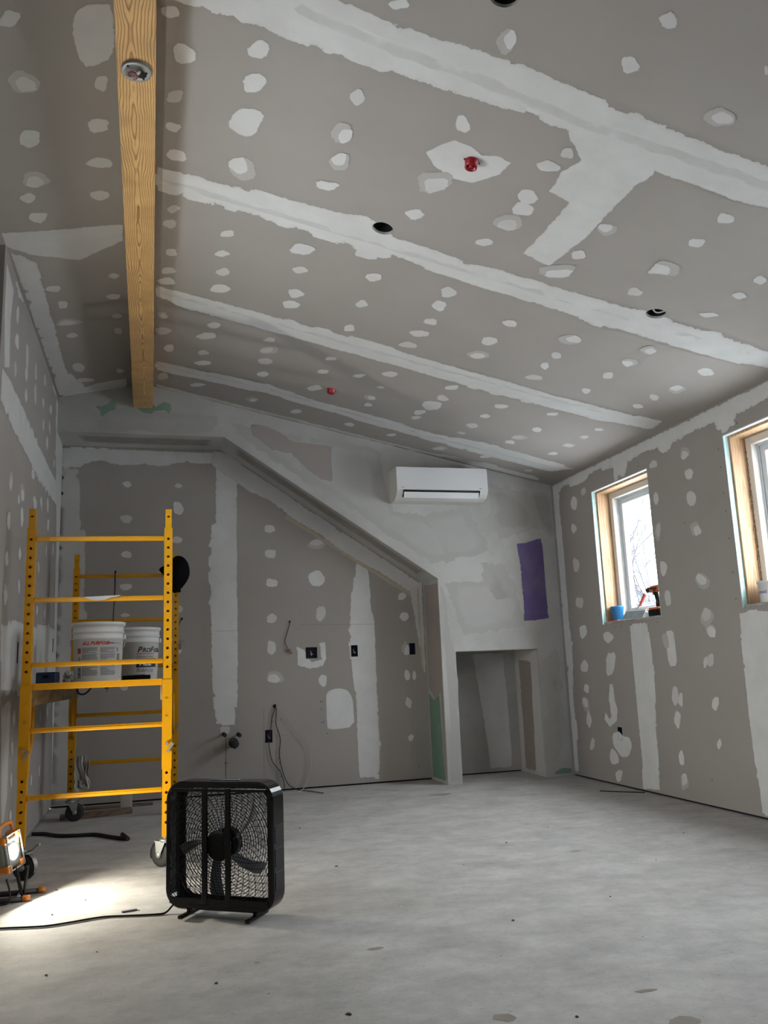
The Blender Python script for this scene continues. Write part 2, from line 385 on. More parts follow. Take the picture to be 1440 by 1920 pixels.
    nv = f3(0, 0, 1)-f3(0, 0, 0); acc = sum((p.normal.dot(nv) for p in me.polygons))
    if acc < 0: me.flip_normals()
    return link(name, me, m, parent)
SPOTS={"CR":[[[30,2795],[-7,2787],[-7,2755],[33,2730],[51,2727],[64,2762]],[[36,2950],[64,2894],[129,2913],[126,2977],[57,3024]],[[78,3245],[15,3274],[27,3199],[89,3157]],[[61,3466],[14,3452],[23,3396],[93,3395]],[[51,3682],[19,3651],[41,3587],[107,3577],[116,3643]],[[50,4158],[25,4120],[65,4050],[108,4068]],[[88,4243],[56,4311],[6,4289],[21,4236],[71,4198]],[[25,4552],[83,4507],[96,4585],[38,4625]],[[10,4874],[9,4797],[66,4739],[104,4789]],[[97,4958],[-3,5015],[-20,4963],[52,4876],[83,4897]],[[31,5416],[63,5475],[19,5531],[-12,5478]],[[58,5766],[-12,5830],[-35,5729],[30,5661],[93,5671]],[[25,6058],[50,5971],[98,5930],[105,6048],[61,6109]],[[63,6551],[77,6654],[41,6738],[-4,6762],[-16,6685],[21,6576]],[[395,2757],[381,2833],[320,2850],[310,2805],[352,2739]],[[323,3057],[311,2975],[360,2913],[411,2939],[381,3028]],[[421,3166],[393,3298],[348,3342],[268,3293],[310,3158],[393,3130]],[[354,3480],[384,3498],[403,3582],[355,3635],[305,3600],[301,3541]],[[377,4127],[380,4202],[308,4238],[318,4173]],[[333,4459],[286,4450],[328,4371],[391,4386]],[[304,4650],[368,4554],[403,4608],[353,4686]],[[310,4828],[375,4771],[423,4814],[393,4881],[327,4914],[297,4912]],[[303,5428],[341,5360],[393,5347],[402,5383],[376,5448],[330,5470]],[[238,5683],[303,5562],[371,5526],[390,5601],[295,5704]],[[318,5872],[368,5925],[285,6010],[271,5950]],[[299,6217],[247,6192],[304,6101],[376,6070],[379,6134]],[[281,6616],[373,6576],[353,6642],[272,6734],[241,6702]],[[788,2862],[758,2929],[712,2875],[750,2810]],[[732,3073],[779,3061],[787,3124],[753,3180],[721,3142]],[[800,3316],[751,3339],[723,3298],[757,3235],[793,3228]],[[695,3482],[815,3446],[782,3529],[710,3541]],[[701,4060],[815,4063],[772,4168],[670,4189]],[[711,4359],[772,4292],[820,4324],[757,4400]],[[772,4723],[735,4628],[785,4566],[848,4618]],[[760,4868],[743,4845],[723,4794],[778,4732],[837,4755],[828,4811]],[[718,5356],[767,5359],[758,5423],[680,5450]],[[779,5520],[769,5617],[695,5665],[685,5592],[741,5525]],[[758,5713],[804,5754],[779,5843],[708,5864],[689,5793]],[[767,5978],[810,6019],[779,6110],[725,6119],[713,6068]],[[715,6706],[747,6633],[804,6634],[757,6743]],[[1201,4185],[1150,4252],[1101,4215],[1116,4167],[1180,4131]],[[1212,4526],[1159,4591],[1125,4559],[1159,4463]],[[1214,4911],[1147,4960],[1135,4877],[1180,4823]],[[1127,5427],[1192,5394],[1201,5444],[1127,5498]],[[1188,5726],[1117,5764],[1123,5685],[1195,5649]],[[1227,6041],[1143,6156],[1095,6109],[1169,5974]],[[1168,6676],[1131,6752],[1074,6773],[1080,6692],[1136,6617]],[[1377,5584],[1446,5546],[1415,5651],[1355,5652]],[[1590,5918],[1625,5977],[1570,6027],[1542,5951]],[[1578,6088],[1614,6086],[1635,6127],[1602,6171],[1567,6168]],[[1600,6736],[1541,6738],[1525,6681],[1576,6628],[1617,6663]],[[1626,5711],[1585,5748],[1556,5724],[1592,5678]],[[793,2337],[820,2366],[768,2402],[738,2382]],[[1190,2403],[1142,2354],[1165,2294],[1202,2341]],[[1595,2012],[1644,2066],[1609,2091],[1564,2055]],[[1544,2254],[1580,2229],[1634,2268],[1598,2323]],[[2068,2353],[2018,2388],[1964,2364],[1984,2308],[2040,2317]],[[2020,2110],[2006,2110],[1982,2080],[1997,2078]],[[1198,2864],[1156,2860],[1136,2784],[1161,2765],[1212,2829]],[[1127,3225],[1239,3160],[1260,3239],[1179,3338]],[[1183,3449],[1232,3497],[1188,3562],[1128,3518]],[[1543,3361],[1571,3315],[1618,3301],[1651,3358],[1621,3415],[1548,3404]],[[1545,3084],[1589,3064],[1636,3110],[1633,3153],[1603,3182],[1545,3148]],[[1591,3275],[1558,3231],[1569,3166],[1642,3169],[1665,3241]],[[1512,3556],[1557,3513],[1594,3529],[1592,3559],[1566,3591],[1517,3593]],[[1575,2936],[1524,2909],[1548,2866],[1568,2854],[1625,2866],[1634,2894]],[[1581,2765],[1614,2742],[1648,2805],[1592,2817]],[[1957,3182],[1958,3137],[2014,3121],[2031,3158],[2010,3203]],[[2433,2861],[2383,2889],[2358,2853],[2348,2819],[2402,2808],[2432,2834]],[[2420,3010],[2435,3081],[2382,3098],[2348,3047]],[[1947,3416],[1992,3368],[2038,3425],[1989,3472]],[[1940,3693],[1909,3629],[2033,3537],[2046,3640]],[[2346,3392],[2335,3302],[2349,3283],[2416,3282],[2453,3352],[2385,3377]],[[2432,3561],[2432,3605],[2369,3620],[2350,3561],[2372,3531]],[[2792,3198],[2787,3132],[2847,3148],[2854,3207]],[[2789,3353],[2813,3298],[2877,3328],[2849,3377]],[[2882,3549],[2826,3617],[2773,3595],[2816,3547]],[[1614,4120],[1576,4181],[1545,4187],[1515,4102],[1542,4055],[1591,4071]],[[1606,4363],[1526,4331],[1534,4233],[1599,4234]],[[1600,4448],[1636,4536],[1552,4554],[1542,4498]],[[1560,4764],[1504,4718],[1548,4665],[1620,4644],[1636,4705]],[[1606,4854],[1627,4915],[1523,4957],[1499,4929],[1537,4844]],[[1992,4311],[1937,4265],[1967,4223],[2005,4212],[2041,4278]],[[1923,4522],[1953,4488],[2005,4480],[2026,4539],[1994,4607],[1944,4604]],[[1956,4741],[2016,4722],[2049,4764],[2012,4826],[1970,4835],[1934,4808]],[[2324,4249],[2355,4180],[2391,4178],[2428,4219],[2426,4260],[2368,4287]],[[2407,4537],[2377,4518],[2353,4459],[2378,4435],[2409,4446],[2431,4494]],[[2428,4720],[2377,4687],[2366,4621],[2397,4604],[2429,4658]],[[2456,4814],[2480,4869],[2417,4911],[2361,4902],[2386,4826]],[[2847,4090],[2830,4158],[2767,4127],[2792,4056]],[[2833,4314],[2815,4374],[2774,4356],[2743,4319],[2763,4288],[2808,4283]],[[2784,4489],[2832,4574],[2780,4615],[2740,4534]],[[2823,4854],[2811,4907],[2766,4871],[2751,4824],[2801,4806]],[[3235,4217],[3168,4187],[3178,4123],[3203,4108],[3256,4135],[3275,4187]],[[3249,4513],[3179,4500],[3191,4412],[3253,4425]],[[3235,4699],[3208,4726],[3157,4684],[3145,4634],[3195,4631]],[[3185,4822],[3230,4863],[3200,4907],[3168,4902],[3138,4851]],[[1558,5497],[1523,5456],[1571,5383],[1627,5380],[1635,5424],[1608,5481]],[[2071,5391],[1992,5449],[1977,5381],[2053,5300]],[[2090,5605],[2065,5661],[2007,5668],[1989,5567],[2025,5548]],[[2014,5932],[1942,5848],[1946,5741],[2062,5691],[2090,5824]],[[2002,6055],[1968,6086],[1941,6038],[1941,5982],[2004,5930],[2022,5972]],[[1988,6205],[1950,6145],[1993,6082],[2035,6103]],[[2391,5462],[2459,5422],[2489,5449],[2470,5510],[2407,5537]],[[2435,5788],[2377,5772],[2402,5685],[2460,5711]],[[2368,5970],[2416,5930],[2455,5971],[2454,6022],[2420,6066],[2364,6023]],[[2434,6247],[2375,6245],[2379,6196],[2432,6193]],[[2769,5420],[2752,5372],[2819,5312],[2834,5383]],[[2803,5742],[2822,5673],[2878,5703],[2878,5782],[2829,5786]],[[2847,5957],[2826,6033],[2758,6054],[2753,5978],[2796,5931]],[[2751,6129],[2792,6084],[2823,6109],[2841,6165],[2806,6181],[2766,6188]],[[3195,5588],[3216,5617],[3210,5665],[3168,5657],[3164,5615]],[[3214,5922],[3153,5929],[3146,5850],[3226,5841]],[[3169,6093],[3210,6111],[3212,6165],[3154,6205],[3140,6163]],[[3161,5423],[3185,5390],[3229,5396],[3227,5430],[3186,5462]],[[2417,6761],[2342,6798],[2330,6735],[2383,6657],[2432,6683]],[[2821,6621],[2761,6701],[2728,6659],[2761,6582],[2819,6577]],[[1909,6746],[1901,6682],[1965,6613],[1977,6692]],[[3183,6702],[3236,6669],[3253,6724],[3184,6759]]],"CL":[[[-481,2832],[-526,2895],[-573,2878],[-532,2801]],[[-488,3244],[-555,3250],[-572,3178],[-529,3137],[-474,3191]],[[-229,3275],[-274,3235],[-254,3171],[-209,3171]],[[-308,3533],[-312,3464],[-284,3436],[-220,3453],[-237,3535]],[[-224,3809],[-285,3811],[-347,3774],[-325,3739],[-281,3717],[-227,3753]],[[-252,4068],[-296,4099],[-342,4054],[-342,4010],[-287,3996],[-249,4031]],[[-606,3577],[-575,3481],[-511,3496],[-519,3590],[-565,3621]],[[-553,3827],[-521,3898],[-581,3939],[-627,3902],[-604,3827]],[[-612,3960],[-579,4009],[-628,4070],[-671,4004]],[[-587,4255],[-617,4248],[-648,4204],[-633,4146],[-553,4162],[-554,4194]],[[-628,5055],[-665,5019],[-650,4977],[-596,4976],[-570,5009],[-595,5067]],[[-616,5298],[-609,5188],[-553,5211],[-567,5309]],[[-513,5539],[-532,5568],[-582,5577],[-649,5553],[-629,5494],[-586,5473]],[[-572,5695],[-530,5765],[-578,5800],[-622,5756]],[[-566,6484],[-622,6429],[-628,6297],[-577,6262],[-533,6363]],[[-609,6700],[-626,6610],[-582,6599],[-493,6660],[-494,6713]],[[-263,4982],[-308,4938],[-277,4888],[-230,4933]],[[-291,5173],[-239,5204],[-248,5246],[-265,5271],[-321,5243],[-328,5191]],[[-243,5530],[-245,5555],[-291,5563],[-314,5498],[-264,5480]],[[-256,5840],[-296,5822],[-309,5738],[-284,5712],[-254,5738]],[[-311,6625],[-328,6536],[-296,6503],[-256,6605]]],"LW":[[[4858,3026],[4856,3098],[4927,3142],[4956,3084],[4908,3011]],[[4851,2914],[4905,2963],[4968,2969],[4988,2896],[4939,2875],[4856,2877]],[[4860,2753],[4910,2801],[4958,2732],[4897,2687]],[[5248,2929],[5250,3045],[5341,3052],[5367,2960],[5327,2856]],[[5696,3090],[5756,2976],[5638,2947],[5636,3052]],[[5667,2803],[5629,2887],[5718,2953],[5774,2854],[5729,2790]],[[5263,2704],[5313,2781],[5388,2734],[5343,2678]],[[5227,2845],[5308,2929],[5375,2875],[5305,2794]],[[6126,3062],[6075,3109],[6139,3176],[6221,3102]],[[6106,2971],[6143,2958],[6137,2910],[6080,2891],[6050,2942]],[[6516,3057],[6587,3051],[6590,3001],[6490,2979],[6443,3003]],[[6133,2817],[6171,2818],[6172,2754],[6133,2740],[6098,2785]],[[6448,2840],[6447,2923],[6546,2882],[6531,2813]],[[6439,2691],[6364,2666],[6313,2692],[6344,2757],[6417,2771]],[[6952,2765],[6874,2740],[6858,2791],[6936,2820]],[[6776,2653],[6805,2703],[6874,2718],[6908,2687],[6802,2637]],[[4937,2031],[4858,2052],[4903,2127],[4975,2099]],[[5273,2122],[5326,2146],[5405,2136],[5408,2075],[5293,2058]],[[5248,2064],[5263,2042],[5201,2014],[5177,2020],[5168,2056],[5200,2079]],[[5666,2337],[5747,2364],[5832,2337],[5778,2297],[5675,2285]],[[5863,2209],[5963,2185],[5954,2133],[5846,2110],[5755,2173]],[[6233,2200],[6157,2191],[6112,2227],[6181,2277],[6217,2252]],[[6511,2223],[6465,2292],[6515,2340],[6596,2312],[6590,2229]],[[4935,1918],[4954,1847],[4911,1809],[4852,1824],[4834,1879],[4895,1918]],[[5328,1908],[5288,1980],[5301,2020],[5374,2027],[5415,1966],[5381,1912]],[[6643,2102],[6551,2093],[6544,2165],[6650,2198]],[[4827,1638],[4846,1680],[4908,1699],[4958,1636],[4885,1604]],[[5266,1728],[5313,1787],[5394,1748],[5327,1695]],[[6546,1896],[6503,1894],[6486,1943],[6498,2005],[6535,1997],[6570,1963]],[[6972,1947],[6913,1986],[6921,2069],[7007,2028]],[[6108,1799],[6177,1808],[6221,1757],[6153,1712]],[[4971,1459],[4922,1405],[4865,1396],[4835,1483],[4922,1495]],[[5288,1547],[5300,1592],[5390,1580],[5392,1519],[5339,1493]],[[6587,1432],[6525,1472],[6540,1528],[6608,1485]],[[6209,1468],[6160,1432],[6110,1448],[6141,1508],[6203,1498]],[[5310,599],[5287,645],[5317,659],[5364,653],[5371,604],[5359,564]],[[5303,463],[5326,501],[5381,454],[5387,402],[5352,398],[5313,437]],[[5410,762],[5403,742],[5323,759],[5309,798],[5353,829],[5388,822]],[[5350,290],[5425,251],[5400,209],[5327,239]],[[6149,367],[6195,392],[6221,357],[6204,312],[6149,328]],[[6612,325],[6543,341],[6523,402],[6575,415],[6617,378]],[[6499,701],[6490,788],[6547,787],[6579,714]],[[6977,765],[6937,706],[6866,780],[6914,822]]],"AB":[[[-261,2611],[-305,2653],[-242,2675],[-210,2634]],[[137,2630],[170,2669],[218,2638],[182,2611]],[[-278,2299],[-320,2355],[-253,2376],[-199,2354],[-231,2300]],[[190,2493],[230,2420],[194,2376],[134,2393],[132,2495]],[[-213,2050],[-206,1998],[-284,2005],[-299,2035],[-263,2062]],[[197,2124],[116,2134],[151,2197],[221,2166]],[[-299,1774],[-213,1781],[-194,1746],[-262,1715],[-305,1745]],[[-300,1510],[-257,1537],[-204,1511],[-258,1493]],[[212,1529],[159,1522],[159,1581],[192,1594],[223,1562]],[[177,1224],[200,1225],[213,1208],[200,1178],[187,1181],[162,1195]],[[-228,983],[-217,901],[-264,885],[-303,942],[-279,985]],[[931,2295],[1007,2290],[1026,2241],[968,2218],[924,2231]],[[1030,2069],[1015,1989],[929,2002],[923,2066]],[[1044,1794],[1028,1735],[933,1739],[937,1817]],[[999,1413],[935,1422],[943,1489],[988,1508],[1033,1467]],[[934,1169],[942,1268],[1004,1257],[1018,1184],[979,1133]],[[1058,926],[1031,900],[931,911],[940,980],[1014,985]],[[1315,2116],[1388,2173],[1478,2142],[1415,2090]],[[1303,1839],[1412,1892],[1472,1798],[1430,1735],[1335,1741]],[[1408,1411],[1370,1463],[1389,1557],[1460,1555],[1462,1465]],[[1409,850],[1373,910],[1408,957],[1460,946],[1450,852]],[[1619,2049],[1601,2047],[1591,2064],[1615,2077],[1629,2076],[1636,2058]],[[2183,1597],[2137,1601],[2155,1664],[2199,1673],[2231,1635]],[[2241,1430],[2190,1400],[2140,1441],[2172,1490],[2234,1480]],[[2212,1202],[2230,1139],[2183,1107],[2175,1153]],[[2209,963],[2229,914],[2217,875],[2184,876],[2170,914],[2178,969]],[[2268,871],[2243,885],[2253,956],[2280,950],[2281,890]],[[2234,690],[2220,619],[2165,662],[2184,735]],[[2175,379],[2211,403],[2237,381],[2219,342],[2190,340]]],"RW":[[[6484,2379],[6510,2288],[6582,2297],[6621,2368],[6551,2426]],[[6562,2165],[6530,2118],[6600,2082],[6642,2122],[6625,2188]],[[6658,1855],[6628,1884],[6552,1850],[6542,1794],[6578,1749],[6654,1757]],[[6677,1458],[6652,1539],[6514,1511],[6554,1424]],[[6407,2441],[6339,2456],[6315,2411],[6350,2385],[6410,2397]],[[5252,2407],[5247,2363],[5353,2376],[5350,2406],[5297,2432]],[[4962,2351],[4945,2407],[4889,2396],[4860,2356],[4921,2336]],[[4928,2199],[4939,2258],[4866,2260],[4837,2228],[4871,2179]],[[4932,2003],[4952,2091],[4891,2113],[4834,2062],[4857,1998]],[[4853,1870],[4815,1801],[4900,1783],[4919,1854]],[[4811,1480],[4843,1443],[4909,1451],[4949,1502],[4907,1539],[4855,1524]],[[4935,1243],[4877,1311],[4809,1273],[4813,1232],[4886,1194]],[[4837,1184],[4788,1153],[4804,1094],[4864,1107],[4885,1156]],[[5276,2169],[5274,2115],[5318,2087],[5350,2140],[5313,2192]],[[5283,1956],[5289,1899],[5324,1836],[5362,1886],[5333,1950]],[[5278,1667],[5252,1631],[5274,1582],[5320,1552],[5347,1603],[5336,1672]],[[5326,1450],[5252,1461],[5248,1352],[5319,1342]],[[6585,1168],[6627,1177],[6642,1262],[6597,1287],[6517,1283],[6504,1207]],[[6173,1109],[6242,1153],[6239,1199],[6163,1216],[6075,1170],[6088,1146]],[[6221,1034],[6059,1043],[6127,873],[6252,847]],[[6524,950],[6559,885],[6668,894],[6675,948],[6589,1002]],[[6545,772],[6573,701],[6653,736],[6614,797]],[[6596,666],[6586,593],[6657,582],[6699,641],[6668,682]],[[6597,591],[6542,485],[6603,412],[6656,474]],[[6582,343],[6523,339],[6549,258],[6641,238]],[[6161,177],[6279,153],[6316,219],[6262,292],[6172,245]],[[6243,100],[6163,126],[6112,121],[6168,38],[6228,26]],[[5279,775],[5273,688],[5335,635],[5368,693],[5332,782]],[[5241,630],[5297,662],[5266,736],[5224,738]],[[5302,496],[5331,488],[5368,540],[5334,605],[5300,611],[5267,588]],[[5324,344],[5296,343],[5285,289],[5292,244],[5342,244],[5354,296]],[[5346,93],[5343,164],[5316,187],[5279,192],[5267,130],[5296,109]],[[4837,1001],[4847,918],[4914,909],[4905,989]],[[4958,896],[4958,949],[4911,989],[4902,936]],[[4922,653],[4898,706],[4831,721],[4838,664],[4884,623]],[[4896,371],[4913,413],[4870,456],[4848,422]]]}
POLYS=[["CR",[[-23,2585],[-23,2709],[27,2713],[140,2708],[274,2704],[461,2714],[550,2707],[818,2711],[1152,2690],[1386,2668],[1508,2688],[1576,2686],[1969,2731],[2083,2735],[2390,2738],[2503,2717],[2795,2747],[2561,2481],[2308,2471],[2142,2473],[1896,2451],[1623,2441],[1448,2435],[1231,2416],[1066,2421],[939,2438],[746,2441],[620,2428],[403,2390]],35,1],["CR",[[1521,2614],[1561,2694],[1671,2798],[1633,2895],[1647,3052],[1755,3078],[1757,3312],[1748,3554],[1923,3601],[1966,3239],[1957,3099],[1959,2836],[1984,2742],[1935,2619]],22,1],["CR",[[-30,3752],[118,3724],[494,3685],[803,3667],[980,3625],[1143,3726],[1340,3729],[1564,3752],[1761,3731],[2107,3730],[2499,3706],[2728,3714],[3045,3695],[3307,3728],[3427,3748],[3597,3955],[3479,3943],[3341,3975],[2920,4005],[2578,4004],[2368,4048],[2208,3992],[1917,3986],[1653,3988],[1358,3970],[1202,3939],[1145,3998],[1081,4037],[994,4042],[952,3979],[669,3979],[285,3964],[-30,3992]],28,1],["CR",[[-31,5028],[195,5019],[657,4992],[1067,4983],[1422,4986],[1720,5009],[2328,5016],[2653,5041],[3154,4993],[3476,4975],[3520,5179],[3110,5287],[2699,5306],[2297,5324],[1896,5315],[1502,5289],[1129,5290],[872,5281],[516,5274],[206,5293],[-32,5244]],32,1],["CR",[[-33,6344],[406,6274],[809,6209],[1248,6317],[1773,6308],[2199,6368],[2676,6268],[3276,6320],[3538,6348],[3369,6617],[3066,6619],[2572,6623],[1846,6582],[1379,6535],[843,6479],[256,6547],[-33,6580]],40,1],["CR",[[1085,3056],[1122,2988],[1170,2918],[1251,2923],[1310,2955],[1370,2926],[1441,2941],[1429,3039],[1340,3159],[1244,3170],[1149,3128]],14,1],["CR",[[-33,6872],[356,6866],[578,6872],[1166,6866],[1921,6866],[2312,6866],[2875,6766],[3297,6793],[3531,6921],[2653,6982],[1857,6994],[1193,7034],[455,7030],[-34,7119]],30,0.85],["CL",[[-329,2952],[-317,2858],[-293,2807],[-261,2790],[-172,2793],[-184,3068],[-285,3123],[-314,3067]],20,0.75],["CL",[[-892,4292],[-645,4321],[-183,4334],[-190,4530],[-442,4710],[-680,4591],[-796,4475],[-925,4475]],30,0.8],["CL",[[-792,4482],[-648,4661],[-646,5146],[-653,5829],[-668,6347],[-501,6983],[-788,6976]],30,0.8],["CL",[[-765,6947],[-487,6766],[-242,6752],[-250,7038],[-778,7078]],25,0.85],["LW",[[4471,3252],[4601,3282],[4894,3167],[5395,3252],[6120,3280],[6752,3190],[6924,3247]],16,1],["LW",[[4414,3216],[4746,3147],[4689,2947],[4723,2682],[4567,2625]],10,1],["LW",[[4444,2608],[4804,2646],[5617,2613],[6928,2583],[7263,2639],[7345,2360],[7107,2359],[5952,2336],[5125,2370],[4643,2396],[4498,2396]],20,1],["LW",[[4777,1309],[5293,1361],[5958,1365],[6802,1436],[7384,1409],[7622,1422],[7793,843],[6635,907],[5622,892],[4873,936]],24,0.85],["LW",[[6785,3201],[6996,3271],[7533,2882],[7697,69],[7405,45],[7232,897],[7125,2164],[6945,2653]],18,1],["LW",[[4887,880],[5253,929],[5260,348],[5088,99]],60,0.6],["AB",[[-865,2973],[763,2950],[713,2775],[666,2819],[478,2843],[347,2830],[246,2847],[18,2793],[-118,2818],[-296,2795],[-473,2838],[-603,2806],[-645,2767],[-859,2762]],14,1],["AB",[[-860,2809],[-646,2791],[-602,2257],[-562,2211],[-540,1315],[-636,1145],[-614,53],[-812,7]],20,0.6],["AB",[[487,2844],[699,2820],[696,2288],[689,827],[670,553],[474,564],[461,837],[448,1106],[421,1838],[435,2262],[477,2310]],9,1],["AB",[[1756,1972],[1875,1947],[1894,1629],[1923,1339],[1925,771],[1936,309],[1905,31],[1714,44],[1704,323],[1700,781],[1666,1062],[1654,1298],[1696,1680]],9,0.9],["AB",[[1190,1213],[1270,1178],[1329,1074],[1411,1090],[1395,1235],[1453,1243],[1463,1093],[1423,1024],[1318,1005],[1200,1037]],6,1],["AB",[[1445,770],[1465,810],[1547,834],[1634,817],[1671,769],[1688,717],[1695,492],[1456,478],[1448,542]],8,1],["AB",[[2168,1188],[2233,1186],[2229,1099],[2174,1101]],4,1],["AB",[[527,561],[616,556],[607,495],[536,499]],8,0.6],["RW",[[6950,2611],[4028,2637],[3523,2644],[3554,2472],[4060,2459],[4335,2450],[4347,2386],[4526,2388],[4591,2396],[4600,2472],[4857,2482],[4949,2454],[5038,2458],[5044,2424],[5158,2419],[5256,2481],[5410,2501],[5627,2463],[5681,2381],[5858,2383],[5882,2486],[6152,2528],[6393,2481],[6719,2510],[6784,2499],[6925,2499]],16,1],["RW",[[6941,2594],[6784,2499],[6812,2400],[6792,1843],[6801,1315],[6767,1103],[6825,707],[6812,389],[6824,40],[6937,2]],9,1],["RW",[[5831,1255],[5837,912],[5839,556],[5837,230],[5868,10],[5619,29],[5597,270],[5591,459],[5540,866],[5552,1076],[5578,1251]],10,1],["RW",[[4550,1246],[4560,1106],[4562,842],[4572,563],[4561,297],[4552,82],[4558,23],[4364,16],[4149,1210],[4370,1258]],10,1],["RW",[[5364,1168],[5265,1174],[5255,1084],[5257,924],[5362,918]],5,1],["RW",[[6209,797],[6151,793],[6147,676],[6113,586],[6144,502],[6262,442],[6344,510],[6316,570],[6257,518],[6228,540],[6247,674]],5,1],["RW",[[6236,397],[6133,428],[6068,387],[5982,389],[5947,327],[6016,238],[6128,225],[6177,265],[6236,306]],6,1],["RW",[[5415,1148],[5333,1159],[5327,1045],[5392,1047]],10,0.35],["RW",[[4895,1193],[4796,1180],[4799,1104],[4886,1115]],8,0.5]]
MIDS=[[[424,2588],[779,2617],[1149,2619],[1602,2654],[2008,2636],[2401,2639],[2554,2640],[2554,2540],[2401,2539],[2008,2536],[1602,2554],[1149,2519],[779,2517],[424,2488]],[[-25,3920],[515,3907],[1119,3899],[1855,3895],[2578,3887],[3390,3882],[3390,3782],[2578,3787],[1855,3795],[1119,3799],[515,3807],[-25,3820]],[[-25,5179],[671,5157],[1462,5187],[2373,5174],[3218,5152],[3218,5052],[2373,5074],[1462,5087],[671,5057],[-25,5079]],[[-24,6503],[825,6385],[1808,6492],[2766,6544],[3344,6512],[3344,6412],[2766,6444],[1808,6392],[825,6285],[-24,6403]]]
EXTRA={"PURPLE":[[3157,2060],[3247,2070],[3334,2094],[3416,2114],[3427,1980],[3427,1857],[3427,1661],[3435,1371],[3302,1355],[3182,1353],[3190,1520],[3185,1665],[3184,1859],[3170,1957]],"BARE":[[748,3092],[867,3102],[995,3054],[1124,2962],[1273,2948],[1476,2926],[1472,2594],[1359,2616],[1244,2708],[1107,2838],[946,2866],[765,3002]],"GREENA":[[-505,3198],[-435,3201],[-373,3259],[-348,3261],[-342,3178],[-392,3166],[-453,3104],[-463,3163]],"GREENB":[[-203,3202],[-53,3218],[-54,3265],[-23,3220],[33,3269],[98,3258],[111,3198],[86,3145],[46,3186],[-31,3173],[-57,3144],[-125,3155]],"PINK1":[[3367,2505],[3527,2482],[3533,2230],[3500,2155],[3382,2354]]}
LAMP_W = 30
# ---------------------------------------------------------------- structure
floor = tag(B().box((.9, 2.2, -.06), (6.4, 12.0, .12)).build('floor', M_floor), kind='structure')
CAN = [(1.075, 3.702, .052), (2.600, 3.715, .052), (1.085, 2.185, .052)]
ceiling = slab('ceiling', 'CR', rect(-.12, 3.85, -3.5, 7.2), [circ(x, y, r) for x, y, r in CAN], .16, M_board)
ceil_l = slab('ceiling_left', 'CL', rect(-1.05, -.12, -3.5, 7.2), [], .16, M_board)
OUT_R = (6.081, 6.144, .358, .457)
wall_right = slab('wall_right', 'RW', rect(-3.4, 6.99, .014, 2.70), [rect(a, b, WZ0, WZ1) for n, a, b in WINDOWS]+[rect(*OUT_R)], .25, M_board)
LWP = [(-3.4, .014), (7.42, .014), (7.42, 3.29), (4.44, 3.29), (4.44, 2.65), (2.2, 2.65), (2.2, 3.29), (-3.4, 3.29)]
LBOX = [(5.385, 5.42, 1.10, 1.225), (7.14, 7.18, 1.215, 1.325)]
wall_left = slab('wall_left', 'LW', LWP, [rect(*b) for b in LBOX]+[rect(2.6, 4.2, WZ0, WZ1)], .25, M_board)
face = slab('wall_front', 'FW', [(-.80, 2.974), (.54, 2.974), (2.39, 1.746), (2.39, 0), (2.52, 0), (2.52, 1.107), (3.30, 1.107), (3.30, 0), (3.58, 0), (3.58, 2.66), (-.12, 3.46), (-.80, 3.31)], [], .56, M_skim)
ABOX = [(1.275, 1.377, 1.100, 1.197), (1.685, 1.745, 1.102, 1.203), (2.229, 2.285, 1.102, 1.205), (.909, .971, .403, .509)]
alc = slab('wall_alcove', 'AB', rect(-.8, 2.41, .014, 2.99), [rect(*b) for b in ABOX], .2, M_board)
nb = slab('wall_niche', 'NB', rect(2.5, 3.32, .012, 1.13), [], .1, mat('niche_board', (.34, .325, .305), .9, noise=(3, .8, (.42, .41, .39)), spec=.2))
rear = slab('wall_rear', 'RE', [(-1, 0), (3.8, 0), (3.8, 2.62), (-.12, 3.46), (-1, 3.3)], [], .22, M_board)
for nm, c, d in (('shade_backing_right', (3.68, 2, .0), (.22, 9.98, .036)), ('shade_backing_left', (-.93, 2, 0), (.22, 11, .036)), ('shade_backing_alcove', (.8, 7.52, 0), (3.2, .2, .036)), ('shade_backing_niche', (2.91, 7.6, 0), (.77, .17, .034))):
    tag(B().box(c, d).build(nm, M_dark), kind='structure')  # near-black backing: floor-gap shade put into its colour, also stops light leaks
# high recess in the left wall
rec = B()
for c, d in (((-1.9, 3.32, 2.9), (.1, 2.5, .9)), ((-1.4, 2.15, 2.95), (1.1, .1, .8)), ((-1.4, 4.55, 2.95), (1.1, .1, .8)), ((-1.45, 3.3, 2.6), (.92, 2.5, .1)), ((-1.45, 3.3, 3.31), (1.0, 2.5, .1))): rec.box(c, d)
tag(rec.build('wall_recess', mat('recess_board', (.26, .28, .26), .9)), kind='structure')
